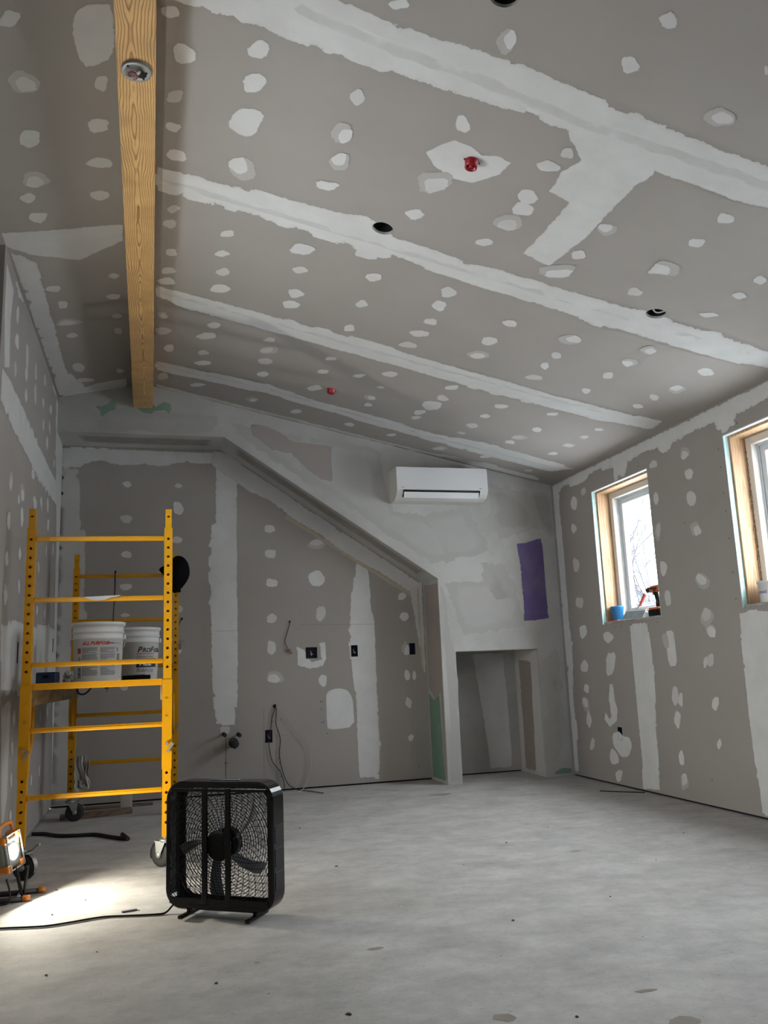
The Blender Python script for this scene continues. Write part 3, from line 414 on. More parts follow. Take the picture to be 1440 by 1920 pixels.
# windows
def window(name, y0, y1):
    e = thing(name, None, None, (3.55, (y0+y1)/2, WZ0)); e['kind'] = 'structure'; W = y1-y0; H = WZ1-WZ0; h = W/2
    for s in (1, -1):
        b = B(); b.box((.010, s*(h-.003), H/2), (.018, .006, H)); b.box((.029, s*(h-.003), H/2), (.016, .0075, H)); b.build('board_edge', M_teal, e)
        B().box((.098, s*(h-.011), H/2), (.118, .022, H), bev=.002).build('jamb_board', M_jwood, e)
    B().box((.02, 0, H-.003), (.038, W-.012, .006)).build('board_edge', M_white, e)
    B().box((.098, 0, H-.011), (.118, W-.044, .022), bev=.002).build('head_board', M_jwood, e)
    B().box((.08, 0, .009), (.155, W-.044, .018), bev=.002).build('sill_board', mat('dusty_sill', (.42, .40, .37), .8, noise=(30, .8, (.2, .19, .18))) , e)
    def ring(nm, x, dx, i0, i1, m):
        b = B(); a = h-.022-i0; c = h-.022-i1; z0 = .018+i0; z1 = H-.022-i0; Z0 = .018+i1; Z1 = H-.022-i1; wd = i1-i0
        for s in (1, -1): b.box((x, s*(a+c)/2, (z0+z1)/2), (dx, wd, z1-z0), bev=.003, seg=1)
        b.box((x, 0, (z0+Z0)/2), (dx, 2*c, wd), bev=.003, seg=1); b.box((x, 0, (z1+Z1)/2), (dx, 2*c, wd), bev=.003, seg=1)
        return b.build(nm, m, e)
    ring('window_frame', .195, .09, 0, .052, M_jamb)
    ring('sash', .222, .05, .052, .062, M_vinyl); ring('sash', .230, .045, .0625, .100, M_vinyl); ring('glazing_bead', .212, .012, .098, .108, M_white)
    B().box((.226, 0, H/2), (.006, W-.23, H-.23)).build('glass_pane', M_glass, e)
    return e
for n, a, b in WINDOWS: window(n, a, b)
_e = window(*FILL_WIN); _e.location.x = -.79; _e.rotation_euler.z = math.pi
# compound patches
HOST = {'CR': ceiling, 'CL': ceil_l, 'LW': wall_left, 'RW': wall_right, 'AB': alc, 'FW': face, 'FL': floor}
def mm(P): return [(a/1000, b/1000) for a, b in P]
for pl, P, soft, op in POLYS:
    patch('compound_coat', pl, mm(P), soft*.0006, op, M_mud, HOST[pl])
for P in MIDS: patch('tape_streak', 'CR', mm(P), .035, .8, M_mid, ceiling)
for pl, L in SPOTS.items():
    for P in L:
        Pm = mm(P); sz = min(max(p[0] for p in Pm)-min(p[0] for p in Pm), max(p[1] for p in Pm)-min(p[1] for p in Pm))
        op = random.choice([1, 1, .95, .85, .7]) if pl != 'CL' else .75
        if random.random() < .22:
            cx = sum(p[0] for p in Pm)/len(Pm); cy = sum(p[1] for p in Pm)/len(Pm); dx, dy = random.uniform(-.02, .02), random.uniform(-.02, .02)
            patch('compound_halo', pl, [(cx+(p[0]-cx)*1.3+dx, cy+(p[1]-cy)*1.3+dy) for p in Pm], .014, .3, M_mud, HOST[pl])
        patch('compound_patch', pl, Pm, min(.011, sz*.11), op, M_mud, HOST[pl], jag=.2)
# sloped band and tan tape in the alcove, beside the soffit
def along(a, b, o0, o1): # band between offsets from segment a-b
    a, b = Vector(a), Vector(b); t = (b-a).normalized(); n = Vector((t.y, -t.x))
    return [tuple(a+n*o0), tuple(b+n*o0), tuple(b+n*o1), tuple(a+n*o1)]
patch('compound_coat', 'AB', [(.45, 2.975), (.56, 2.965), (2.39, 1.75), (2.39, 1.60), (2.25, 1.66), (1.95, 1.86), (1.62, 2.02), (1.42, 2.20), (1.2, 2.32), (.98, 2.50), (.8, 2.58), (.6, 2.72), (.45, 2.82)], .02, .8, M_mud, alc)
patch('compound_coat', 'AB', [(2.39, 1.8), (2.24, 1.72), (2.27, 1.5), (2.31, 1.2), (2.33, .95), (2.39, .9)], .02, .7, M_mud, alc)
patch('paper_tape', 'AB', along((1.15, 2.44), (2.32, 1.70), .05, .10), .012, .55, M_tan, alc)
patch('paper_tape', 'AB', [(2.31, 1.72), (2.355, 1.72), (2.365, .98), (2.33, .98)], .01, .85, M_tan, alc)
# column side: pinkish skim above bare green board
patch('thin_skim', 'CS', [(6.98, 1.72), (7.38, 1.74), (7.38, .80), (7.2, .68), (7.06, .75), (7.06, .02), (6.98, .02)], .012, .9, M_pink, face)
patch('green_board', 'CS', [(7.385, .76), (7.24, .70), (7.12, .74), (7.08, .74), (7.06, .3), (7.03, .02), (7.385, .02)], .01, 1, M_green, face)
patch('compound_coat', 'NB', [(2.86, 1.1), (3.20, 1.1), (3.22, .4), (3.22, .03), (2.98, .03), (2.94, .5)], .02, .75, M_mud, nb)
patch('thin_skim', 'NS', [(6.99, 1.1), (7.49, 1.1), (7.49, .02), (6.99, .02)], .01, .6, M_mud, face)
patch('bare_board', 'NS', [(7.12, 1.02), (7.42, 1.04), (7.42, .02), (7.16, .02)], .014, .8, patch_mat('brown_board_spot', (.28, .215, .18), (.30, .24, .2), 50, .6), face)
for P, op in (([(1.9, 2.9), (2.0, 2.35), (2.5, 2.28), (2.55, 1.9), (2.32, 1.88), (1.7, 2.33), (1.2, 2.65), (1.3, 3.0)], .5), ([(.6, 3.1), (1.2, 3.0), (1.3, 2.55), (.75, 2.93)], .55), ([(2.45, 1.7), (3.1, 1.75), (3.2, 1.3), (2.6, 1.25)], .4), ([(2.42, .03), (2.51, .03), (2.51, 1.1), (2.42, 1.7)], .7), ([(-.4, 3.2), (.5, 3.15), (.45, 3.0), (-.5, 3.0)], .35), ([(2.2, 2.3), (2.7, 2.4), (2.9, 2.0), (2.5, 1.9)], .4)):
    patch('compound_coat', 'FW', P, .08, op, M_coat, face)
for P in ([(2.95, 2.6), (3.3, 2.55), (3.4, 2.2), (3.0, 2.1), (2.9, 2.3)], [(2.8, 1.9), (3.05, 1.85), (3.1, 1.5), (2.85, 1.45)], [(3.33, 1.0), (3.5, 1.1), (3.5, .3), (3.36, .1)]):
    patch('thin_skim', 'FW', P, .09, .8, M_thin, face)
patch('purple_board', 'FW', mm(EXTRA['PURPLE']), .006, 1, M_purple, face, jag=.15)
patch('bare_board', 'FW', mm(EXTRA['BARE']), .012, .95, M_board_patch, face, jag=.2)
patch('green_board', 'FW', mm(EXTRA['GREENA']), .010, 1, M_green, face); patch('green_board', 'FW', mm(EXTRA['GREENB']), .010, 1, M_green, face)
patch('thin_skim', 'FW', mm(EXTRA['PINK1']), .05, .8, M_thin, face)
patch('green_board', 'FW', [(3.36, .02), (3.40, .05), (3.46, .07), (3.54, .06), (3.54, .02)], .008, 1, M_green, face)
# soffit undersides: smeared thin compound
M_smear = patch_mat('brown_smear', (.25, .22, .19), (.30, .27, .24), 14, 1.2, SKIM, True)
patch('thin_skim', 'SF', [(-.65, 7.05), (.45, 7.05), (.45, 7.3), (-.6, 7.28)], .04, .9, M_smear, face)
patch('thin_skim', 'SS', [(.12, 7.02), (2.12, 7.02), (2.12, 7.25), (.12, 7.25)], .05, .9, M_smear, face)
# floor stains
for x, y, a, b_, op in ((2.155, 6.5, .10, .05, .55), (.767, 3.136, .035, .018, .8), (.961, 2.421, .04, .03, .85), (1.43, 2.449, .04, .014, .8), (2.145, 4.246, .03, .014, .7), (1.409, 2.218, .05, .04, .6), (.35, 3.15, .012, .008, .7), (1.9, 6.9, .03, .02, .5)):
    P = [(x+a*math.cos(t)*random.uniform(.7, 1.15), y+b_*math.sin(t)*random.uniform(.7, 1.15)) for t in [6.283*k/9 for k in range(9)]]
    patch('floor_stain', 'FL', P, min(a, b_)*.35, op, M_stain, floor, thick=.0004)
# joints and pencil cuts on the alcove board: thin scored lines
def line(plane, a, b, wd, parent, m=M_blkp, nm='scored_line'):
    a, b = Vector(a), Vector(b); t = (b-a).normalized(); n = Vector((-t.y, t.x))*wd/2; f = PLANE[plane]; B_ = B()
    B_.prism([tuple(a+n), tuple(b+n), tuple(b-n), tuple(a-n)], .0003, .0012, lambda x, y, o: f(x, y, o)); return B_.build(nm, m, parent)
line('AB', (.578, .49), (.575, .05), .004, alc)
line('AB', (1.22, 1.395), (1.93, 1.385), .0022, alc, M_grayp); line('AB', (.50, 1.36), (.66, 1.36), .002, alc, M_grayp)
line('AB', (1.0, .455), (1.10, .457), .002, alc, M_grayp); line('AB', (.90, .70), (.895, .06), .002, alc, M_grayp)
def screws(plane, L, parent, r=.0045):
    for a, b in L:
        q = B(); f = PLANE[plane]; q.prism(circ(a, b, r, 8), .0002, .0014, lambda x, y, o: f(x, y, o)); q.build('screw_head', M_blkp, parent)
screws('AB', [(1.395, .725), (1.41, .72), (1.40, .66), (1.405, .545), (1.42, .55), (1.45, .45), (1.05, .59), (.97, .575), (1.02, .27), (1.03, .235), (1.03, .17), (1.04, .12), (2.27, .12), (.57, .26), (.59, .26)], alc)
screws('RW', [(y, z) for y in (4.555, ) for z in (1.33, 1.5, 1.72, 1.90, 2.02, 2.19, 2.31)]+[(6.29, z) for z in (2.35, 2.1, 1.7, 1.35)]+[(6.05, 1.24), (5.95, 1.24), (5.45, 1.24), (5.5, 2.43), (4.35, 2.43), (5.0, .18), (5.0, 1.9)], wall_right, .004)
# ---------------------------------------------------------------- beam and ceiling fittings
b = B(); zb = 3.2
def bx(y, w0): return -.1805+(y-7)*.0
Y0, Y1 = -3.2, 6.97
def xl(y): return -.203+(6.97-y)*.0101
def xr(y): return -.045+(6.97-y)*.0053
b.raw([(xl(Y0), Y0, zb), (xr(Y0), Y0, zb), (xr(Y1), Y1, zb), (xl(Y1), Y1, zb), (xl(Y0), Y0, 3.45), (xr(Y0), Y0, 3.45), (xr(Y1), Y1, 3.45), (xl(Y1), Y1, 3.45)], [(0, 1, 2, 3), (4, 7, 6, 5), (0, 4, 5, 1), (1, 5, 6, 2), (2, 6, 7, 3), (3, 7, 4, 0)])
two('ceiling_beam', 'exposed yellow pine ridge beam running along the ceiling peak', 'beam', b, M_beam)
jb = thing('junction_box', 'round grey metal wiring box screwed under the pine ridge beam', 'electrical box', (-.092, 2.865, 3.2), (0, 0, .2))
q = B(); q.lathe([(.052, -.004), (.054, -.012), (.050, -.014), (.030, -.014), (.028, -.008), (.001, -.007)], 32); q.lathe([(.054, 0), (.052, -.004)], 32); q.build('plate', M_zinc, jb)
q = B(); q.lathe([(.020, -.0145), (.018, -.016), (.001, -.016)], 20, Matrix.Translation((.018, .004, .0))); q.build('knockout', M_dark, jb)
for i, (m_, r_) in enumerate(((M_redp, .022), (M_cloth, .026), (M_blkp, .018), (M_redp, .015))):
    B().tube(curve([(-.02+.004*i+r_*math.cos(t+i)*.9, r_*math.sin(t+i), -.016-.003*i-.002*t) for t in [k*.7 for k in range(8)]], 4), .0016, 6).build('wire', m_, jb)
B().tube(curve([(-.005, -.005, -.016), (.004, -.02, -.03), (.006, -.035, -.028)], 5), .005, 8).build('cable_stub', M_cloth, jb)
for x, y in ((.03, .022), (-.035, -.025), (.034, -.012)): B().cap_lathe([(.004, -.018), (.004, -.012)], 10, Matrix.Translation((x, y, 0))).build('screw_head', M_blkp, jb)
def on_ceiling(name, label, cat, x, y, group=None):
    a = math.atan(.218); return thing(name, label, cat, (x, y, 3.384-.218*x), (0, a, 0), group)
for (x, y, r), lab in zip(CAN, ('round dark light cut-out in the second taped ceiling seam, nearer the beam', 'round dark light cut-out with a cable across it, nearest the right wall', 'round dark light cut-out at the very top edge of the ceiling')):
    t = on_ceiling('light_cutout', lab, 'ceiling opening', x, y, 'round cut-outs for recessed lights')
    q = B(); q.lathe([(r-.0002, -.0012), (r-.0002, .014)], 32); q.build('cut_edge', M_mud if False else M_jamb, t, recalc=False)
    q = B(); q.lathe([(r-.0006, .012), (r-.0006, .15), (.001, .152)], 32); q.build('cavity', M_dark, t, recalc=False)
    if x > 2: B().tube(curve([(-.05, -.02, .03), (0, .005, .012), (.035, -.012, .018), (.05, -.03, .04)], 5), .004, 8).build('cable', M_white, t)
for x, y, lab in ((1.285, 3.014, 'red plastic sprinkler cap on the splash of compound on the ceiling'), (1.277, 6.007, 'small red sprinkler cap far back on the ceiling above the wall unit')):
    t = on_ceiling('sprinkler_cap', lab, 'sprinkler cap', x, y, 'red sprinkler caps on the ceiling'); s = 1.0
    q = B(); q.lathe([(.030, .0), (.031, -.006), (.028, -.008), (.027, -.034), (.0235, -.0345), (.0225, -.012), (.001, -.011)], 28); q.build('cap', M_red, t)
    q = B(); q.cap_lathe([(.009, -.030), (.009, -.011)], 16)
    for k in range(3): q.box((0, 0, -.018), (.044, .003, .014), rot=k*2.09)
    q.build('core', M_red, t)
    for sx in (-1, 1): B().raw([(sx*.027, .01, -.002), (sx*.040, 0, -.002), (sx*.027, -.01, -.002)], [(0, 1, 2)]).build('cut_gap', M_dark, t)
# ---------------------------------------------------------------- wall unit
ac = thing('air_conditioner', 'white wall-mounted split air conditioner under the sloping ceiling', 'air conditioner', (2.40, 6.97, 2.41))
hw = .4175
prof = [(0, .0), (0, .29), (-.20, .285), (-.228, .28), (-.235, .20), (-.238, .085), (-.225, .05), (-.19, .02), (-.13, .002)]
q = B(); q.prism(prof, -hw, hw, lambda a, b_, o: Vector((o, a, b_))); q.build('body', mat('cream_plastic', (.60, .59, .56), .45), ac)
q = B(); q.prism([(-.229, .283), (-.2345, .283), (-.2445, .085), (-.2395, .083)], -hw, hw, lambda a, b_, o: Vector((o, a, b_))); q.build('front_panel', M_white, ac)
q = B(); q.prism([(-.2392, .078), (-.2375, .062), (-.20, .0215), (-.236, .076)], -hw+.055, hw-.075, lambda a, b_, o: Vector((o, a, b_)))
q.prism([(-.2405, .081), (-.2405, .068), (-.235, .062), (-.234, .081)], -hw+.055, hw-.075, lambda a, b_, o: Vector((o, a, b_))); q.build('outlet_slot', M_dark, ac)
q = B(); q.prism([(-.2440, .062), (-.2475, .060), (-.2300, .012), (-.2260, .014)], -hw+.06, hw-.09, lambda a, b_, o: Vector((o, a, b_))); q.build('louver', M_white, ac)
for _x in (-.17, .12): B().box((_x, -.241, .067), (.01, .006, .013)).build('louver_hinge', M_blkp, ac)
for x in (-hw+.05, hw-.07):
    q = B()
    for k in range(5): q.box((x+(k-2)*.0055, -.2438-.0, .1+.0), (.0035, .0016, .006))
    q.build('maker_mark', M_grayp, ac)
# ---------------------------------------------------------------- electrical boxes in the walls
def ebox(plane, r, lab, wires, cat='electrical box'):
    a0, a1, b0, b1 = r; f = PLANE[plane]; q = B(); d = -.06; t = .002
    fr = [(a0, b0), (a1, b0), (a1, b1), (a0, b1)]; ins = [(a0+t, b0+t), (a1-t, b0+t), (a1-t, b1-t), (a0+t, b1-t)]
    V = [f(*p, .001) for p in fr]+[f(*p, .001) for p in ins]+[f(*p, d) for p in ins]+[f(*p, d-.003) for p in fr]
    F = []
    for i in range(4):
        j = (i+1) % 4; F += [(i, j, 4+j, 4+i), (4+i, 4+j, 8+j, 8+i), (i, 12+i, 12+j, j)]
    F += [(8, 9, 10, 11), (15, 14, 13, 12)]
    e = thing('outlet_box', lab, cat, f((a0+a1)/2, b0, 0))
    o = q.raw([v-e.location for v in V], F).build('box_shell', M_navy, e)
    ca, cb = (a0+a1)/2, (b0+b1)/2
    for k in range(wires):
        s = random.uniform(-1, 1)*.012
        B().tube(curve([f(ca+s, cb+.02, -.055)-e.location, f(ca-s, cb+.005, -.02)-e.location, f(ca+s*1.5, cb-.02, -.012)-e.location, f(ca+.012, cb-.008, -.008)-e.location], 4), .0018, 6).build('wire', M_grayp if k % 2 else M_white, e)
ebox('AB', ABOX[0], 'double open outlet box low on the alcove wall with compound around it', 3)
ebox('AB', ABOX[1], 'open outlet box on the wide taped seam of the alcove wall', 2)
ebox('AB', ABOX[2], 'open outlet box nearest the corner column, on the alcove wall', 0)
ebox('AB', ABOX[3], 'open outlet box near the floor behind the box fan', 1)
ebox('RW', OUT_R, 'small blue outlet box low on the right wall under the window', 0)
ebox('LW', LBOX[0], 'narrow blue outlet box on the left wall nearer the camera', 0)
ebox('LW', LBOX[1], 'narrow blue outlet box on the left wall inside the alcove', 0)
def cable(name, lab, pts, r, m, n=8, cat='cable'): return two(name, lab, cat, B().tube(curve(pts, n), r, 8), m)
w1 = thing('hanging_wire', 'short black wire with a red connector hanging from a hole in the alcove wall', 'wire', (1.137, 7.4, 1.425))
B().tube(curve([(0, .01, 0), (0, -.012, -.01), (-.012, -.01, -.05), (-.03, -.01, -.11), (-.047, -.01, -.17), (-.03, -.012, -.22), (-.005, -.015, -.255)], 5), .0028, 8).build('wire', M_blkp, w1)
B().tube([(-.012, -.015, -.245), (.01, -.015, -.278)], .007, 8).build('cable_end', M_grayp, w1)
q = B(); q.tube([(-.045, -.015, -.252), (.0, -.02, -.238)], .004, 6); q.tube([(-.035, -.015, -.238), (-.01, -.02, -.262)], .004, 6); q.build('connector', M_redp if False else mat('bright_red', (.55, .03, .02), .4), w1)
q = B(); q.cap_lathe([(.009, 0), (.009, .002)], 14, Matrix.Translation((0, -.003, 0)) @ Matrix.Rotation(math.pi/2, 4, 'X')); q.build('hole_rim', M_dark, w1)
w2 = thing('hanging_wire', 'short black wire with a grey connector on the alcove wall beside the scaffold post', 'wire', (.211, 7.4, 1.474))
B().tube(curve([(0, .01, 0), (-.01, -.012, -.02), (-.03, -.01, -.07), (-.036, -.01, -.14), (-.03, -.012, -.2)], 5), .0028, 8).build('wire', M_blkp, w2)
B().box((-.02, -.015, -.235), (.03, .014, .05), bev=.004).build('connector', M_grayp, w2); B().tube([(-.03, -.02, -.19), (.02, -.02, -.19)], .002, 6).build('tie', M_redp, w2)
B().cap_lathe([(.009, 0), (.009, .002)], 14, Matrix.Translation((0, -.003, 0)) @ Matrix.Rotation(math.pi/2, 4, 'X')).build('hole_rim', M_dark, w2)
cable('black_cable', 'black cable falling straight from the wall hole through the low outlet box to the floor', [(.994, 7.41, .705), (.99, 7.38, .68), (.965, 7.385, .60), (.955, 7.385, .51), (.94, 7.38, .45), (.938, 7.385, .38), (.965, 7.385, .25), (1.03, 7.38, .16), (1.06, 7.36, .06), (1.05, 7.33, .008)], .0032, M_blkp)
cable('black_cable', 'black cable from the wall hole with its thick end lying on the floor', [(.997, 7.41, .70), (1.005, 7.38, .67), (1.0, 7.385, .56), (1.035, 7.385, .43), (1.025, 7.385, .31), (1.045, 7.38, .18), (1.09, 7.36, .06), (1.17, 7.33, .01), (1.24, 7.22, .008), (1.33, 7.02, .008)], .0036, M_blkp)
cable('white_cable', 'thin white cable looping wide from the wall hole down to the floor', [(.999, 7.41, .71), (1.02, 7.37, .69), (1.1, 7.375, .60), (1.19, 7.375, .47), (1.27, 7.375, .36), (1.295, 7.375, .22), (1.27, 7.37, .10), (1.22, 7.34, .015), (1.15, 7.2, .006)], .0030, M_cloth)
q = B(); q.cap_lathe([(.016, 0), (.016, .002)], 16, Matrix.Translation((.994, 7.397, .705)) @ Matrix.Rotation(math.pi/2, 4, 'X')); q.build('cable_hole', M_dark, alc)
for x, z, lab in ((.56, .495, 'left copper supply stub low on the alcove wall'), (.682, .486, 'right copper supply stub low on the alcove wall beside the drain')):
    t = thing('pipe_stub', lab, 'pipe', (x, 7.4, z)); R_ = Matrix.Rotation(math.pi/2, 4, 'X')
    B().cap_lathe([(.008, -.01), (.008, .10)], 14, R_).build('pipe', M_copper, t); B().cap_lathe([(.016, .085), (.017, .09), (.017, .115), (.012, .118)], 14, R_).build('pipe_cap', M_rub, t)
    B().cap_lathe([(.017, 0), (.017, .002)], 16, R_).build('wall_hole', M_dark, t)
t = thing('drain_pipe', 'capped black drain pipe sticking out low on the alcove wall', 'pipe', (.642, 7.4, .419)); R_ = Matrix.Rotation(math.pi/2, 4, 'X')
B().lathe([(.036, .0005), (.041, .003), (.030, .004), (.029, -.02)], 24, R_).build('hole_rim', M_blkp, t)
B().cap_lathe([(.026, -.02), (.026, .13)], 24, R_).build('pipe', mat('grey_pipe', (.25, .25, .24), .5), t)
B().cap_lathe([(.034, .075), (.034, .135), (.028, .14)], 24, R_).build('rubber_cap', M_rub, t)
B().box((.0, -.10, -.034), (.02, .02, .014), bev=.003).build('clamp', M_rub, t)
# ---------------------------------------------------------------- scaffold
sc = thing('scaffold', 'yellow rolling scaffold tower with a plywood deck beside the left wall', 'scaffold', (-.662, 4.87, 0), (0, 0, -math.radians(2.57)))
SW, SL = .725, 1.79; PW = .044
def holed_plate(b, x0, x1, z0, z1, y, holes, r):
    """upright plate in the xz plane with octagonal holes"""
    cx = (x0+x1)/2; hs = sorted([h for h in holes if z0+.012 < h < z1-.012]); z = z0
    for h in hs:
        a, c = h-.012, h+.012
        if a > z: b.raw([(x0, y, z), (x1, y, z), (x1, y, a), (x0, y, a)], [(0, 1, 2, 3)])
        O = [(x1, (a+c)/2), (x1, c), (cx, c), (x0, c), (x0, (a+c)/2), (x0, a), (cx, a), (x1, a)]
        I = [(cx+r*math.cos(k*math.pi/4), h+r*math.sin(k*math.pi/4)) for k in range(8)]
        b.raw([(p[0], y, p[1]) for p in O]+[(p[0], y, p[1]) for p in I]+[(p[0], y+(.002 if y < 0 else -.002), p[1]) for p in I], [(k, (k+1) % 8, 8+(k+1) % 8, 8+k) for k in range(8)]+[(8+k, 8+(k+1) % 8, 16+(k+1) % 8, 16+k) for k in range(8)])
        z = c
    b.raw([(x0, y, z), (x1, y, z), (x1, y, z1), (x0, y, z1)], [(0, 1, 2, 3)])
def square_tube(name, cx, cy, w_, z0, z1, holes, m, r=.0078):
    b = B(); h = w_/2
    t = B()
    for yy in (-h, h): holed_plate(t, -h, h, z0, z1, yy, holes if yy < 0 else [], r)
    for xx in (-h, h): t.raw([(xx, -h, z0), (xx, h, z0), (xx, h, z1), (xx, -h, z1)], [(0, 1, 2, 3)])
    t.raw([(-h, -h, z1), (h, -h, z1), (h, h, z1), (-h, h, z1)], [(0, 1, 2, 3)]); t.raw([(-h, -h, z0), (h, -h, z0), (h, h, z0), (-h, h, z0)], [(0, 1, 2, 3)])
    bmesh.ops.remove_doubles(t.bm, verts=t.bm.verts[:], dist=1e-5)
    o = t.build(name, m, sc, recalc=False); o.location = (cx, cy, 0); return o
HZ = [1.752-.0508*k for k in range(31)]
for ix in (0, 1):
    for iy in (0, 1):
        X, Y_ = ix*SW, iy*SL
        square_tube('post', X, Y_, PW, .155, 1.815, [h for h in HZ if h > .99 or h < .5], M_yel)
        square_tube('coupling_pin', X, Y_, .034, 1.8155, 1.922, [1.88], M_yel, .007)
        square_tube('sleeve', X, Y_, .051, .50, .972, [.876, .782], M_yel, .007)
        s = -1 if iy == 0 else 1; d = 1 if iy == 0 else -1
        B().tube([(X, Y_-.027, .635), (X, Y_-.040, .635)], .009, 12).build('lock_pin', M_zinc, sc)
        q = B(); q.box((X+.018, Y_-.034, .612), (.012, .003, .055), rot=Matrix.Rotation(.6, 4, 'Y')); q.build('pin_lever', M_zinc, sc)
        # U-shaped guide under the deck rail
        gx = X+(.012 if ix == 0 else -.012); q = B()
        q.tube([(gx, Y_+d*.135, .87), (gx, Y_+d*.135, .70), (gx, Y_+d*.11, .65), (gx, Y_+d*.03, .58)], .012, 8); q.tube([(gx, Y_+d*.045, .86), (gx, Y_+d*.045, .70)], .008, 8)
        q.tube([(gx, Y_+d*.03, .865), (gx, Y_+d*.145, .865)], .010, 8); q.build('deck_bracket', M_yel, sc)
for iy in (0, 1):
    for z in (.396, .735, 1.075, 1.422, 1.757):
        q = B(); q.box((SW/2, iy*SL, z), (SW-PW-.001, .026, .026), bev=.005); q.box((SW/2, iy*SL-.0145, z+.001), (SW-PW-.002, .004, .004)); q.build('rung', M_yel, sc)
    q = B(); q.box((SW/2, iy*SL+(.03 if iy == 0 else -.03), .960), (SW-.055, .03, .032), bev=.003)
    q.box((SW/2, iy*SL+(.012 if iy == 0 else -.012), .9755), (SW-.055, .010, .006)); q.build('deck_end_rail', M_yel, sc)
for x in (.028, SW-.028):
    B().box((x, SL/2, .908), (.022, SL-.10, .088), bev=.002).build('side_rail', M_ply, sc)
B().box((SW/2, SL/2, .9615), (SW-.085, SL-.095, .016), bev=.002).build('deck_board', M_ply, sc)
def caster(X, Y_, ang, lever=True):
    e = bpy.data.objects.new('caster', None); C.objects.link(e); e.parent = sc; e.location = (X, Y_, 0); e.rotation_euler = (0, 0, ang)
    B().cap_lathe([(.017, .135), (.017, .19)], 16).build('stem', M_zinc, e)
    q = B(); q.cap_lathe([(.03, .128), (.034, .134), (.034, .142), (.028, .146)], 20); q.box((.018, 0, .130), (.085, .056, .006), bev=.002)
    for s in (-1, 1):
        q.prism([(-.018, .132), (.052, .132), (.045, .075), (.040, .050), (.020, .050), (.010, .075)], s*.026, s*.029, lambda a, b_, o: Vector((a, o, b_)))
    q.build('fork', M_zinc, e)
    m = Matrix.Translation((.03, 0, .0625)) @ Matrix.Rotation(math.pi/2, 4, 'X')
    B().cap_lathe([(.040, -.017), (.058, -.018), (.0625, -.012), (.0625, .012), (.058, .018), (.040, .017)], 32, m).build('wheel', M_rub, e)
    B().cap_lathe([(.012, -.032), (.016, -.028), (.016, .028), (.012, .032)], 14, m).build('hub', M_zinc, e)
    q = B(); pts = [(.03+.071*math.cos(t), 0, .0625+.071*math.sin(t)) for t in [(-.35+.16*k) for k in range(13)]]
    for a, c in zip(pts, pts[1:]):
        a, c = Vector(a), Vector(c); q.raw([a+Vector((0, -.014, 0)), a+Vector((0, .014, 0)), c+Vector((0, .014, 0)), c+Vector((0, -.014, 0))], [(0, 1, 2, 3)])
    q.build('wheel_guard', M_white if False else M_zinc, e)
    if lever: B().tube(curve([(.05, 0, .140), (.075, 0, .146), (.10, 0, .168), (.118, 0, .172)], 4), [.005]*12+[.007], 8).build('brake_lever', M_zinc, e)
caster(0, 0, -.5); caster(SW, 0, 2.4, False); caster(0, SL, .1); caster(SW, SL, .3)
# ---------------------------------------------------------------- things on and around the scaffold
SM = Matrix.Translation((-.662, 4.87, 0)) @ Matrix.Rotation(-math.radians(2.57), 4, 'Z')
DECK = .9705
def text_mesh(s, size, shear=0, bold=0):
    cu = bpy.data.curves.new('t', 'FONT'); cu.body = s; cu.size = size; cu.shear = shear; cu.offset = bold; cu.resolution_u = 2
    o = bpy.data.objects.new('t', cu); C.objects.link(o); dg = bpy.context.evaluated_depsgraph_get(); dg.update()
    me = bpy.data.meshes.new_from_object(o.evaluated_get(dg)); bpy.data.objects.remove(o); return me
def wrap_flat(me, rfun, a0, z0, off=.0008):
    """lay a flat mesh (x right, y up) round a bucket wall; a0 = angle of its left edge"""
    for v in me.vertices:
        z = z0+v.co.y; r = rfun(z)+off; a = a0+v.co.x/r; v.co = Vector((r*math.cos(a), r*math.sin(a), z))
    return me
def bars_mesh(L):
    b = B()
    for x0, x1, y0, y1 in L:
        n = max(1, int((x1-x0)/.008))
        for k in range(n):
            a, c = x0+(x1-x0)*k/n, x0+(x1-x0)*(k+1)/n; b.raw([(a, y0, 0), (c, y0, 0), (c, y1, 0), (a, y1, 0)], [(0, 1, 2, 3)])
    me = bpy.data.meshes.new('print'); b.bm.to_mesh(me); b.bm.free(); return me
BH = .350
def rf(z): return .134+.013*z/BH
def bucket(label, x, y, rot, hang):
    e = thing('compound_bucket', label, 'bucket', (x, y, DECK), (0, 0, rot), 'compound buckets on the scaffold deck')
    q = B(); q.lathe([(.001, 0), (.130, 0), (.134, .004), (rf(.25), .25), (rf(.25)+.006, .252), (rf(.26)+.006, .258), (rf(.26)+.001, .260), (rf(.29), .288), (rf(.29)+.006, .290), (rf(.3)+.006, .296), (rf(.3)+.001, .298), (rf(.335), .33), (rf(.335)+.008, .331), (rf(.35)+.009, .350), (rf(.35)+.002, .352), (rf(.35)-.004, .348), (rf(.02)-.006, .02), (.001, .018)], 56); q.build('tub', M_bucket, e)
    for s in (-1, 1): B().cap_lathe([(.018, 0), (.018, .008), (.010, .012)], 14, Matrix.Translation((s*.1475, 0, .262)) @ Matrix.Rotation(s*math.pi/2, 4, 'Y')).build('handle_ear', M_bucket, e)
    pts = [(.158*math.cos(t), -.158*math.sin(t)*math.cos(hang), .262-.158*math.sin(t)*math.sin(hang)) for t in [math.pi*k/20 for k in range(21)]]
    B().tube(pts, .0022, 6).build('bail_handle', M_zinc, e)
    return e
def put(me, m, e, nm): o = link(nm, me, m, e); return o
b1 = bucket('nearer white compound bucket with red ALL PURPOSE lettering on the scaffold deck', -.335, 5.35, 0, 1.25)
A = math.radians(-90); r0 = .142
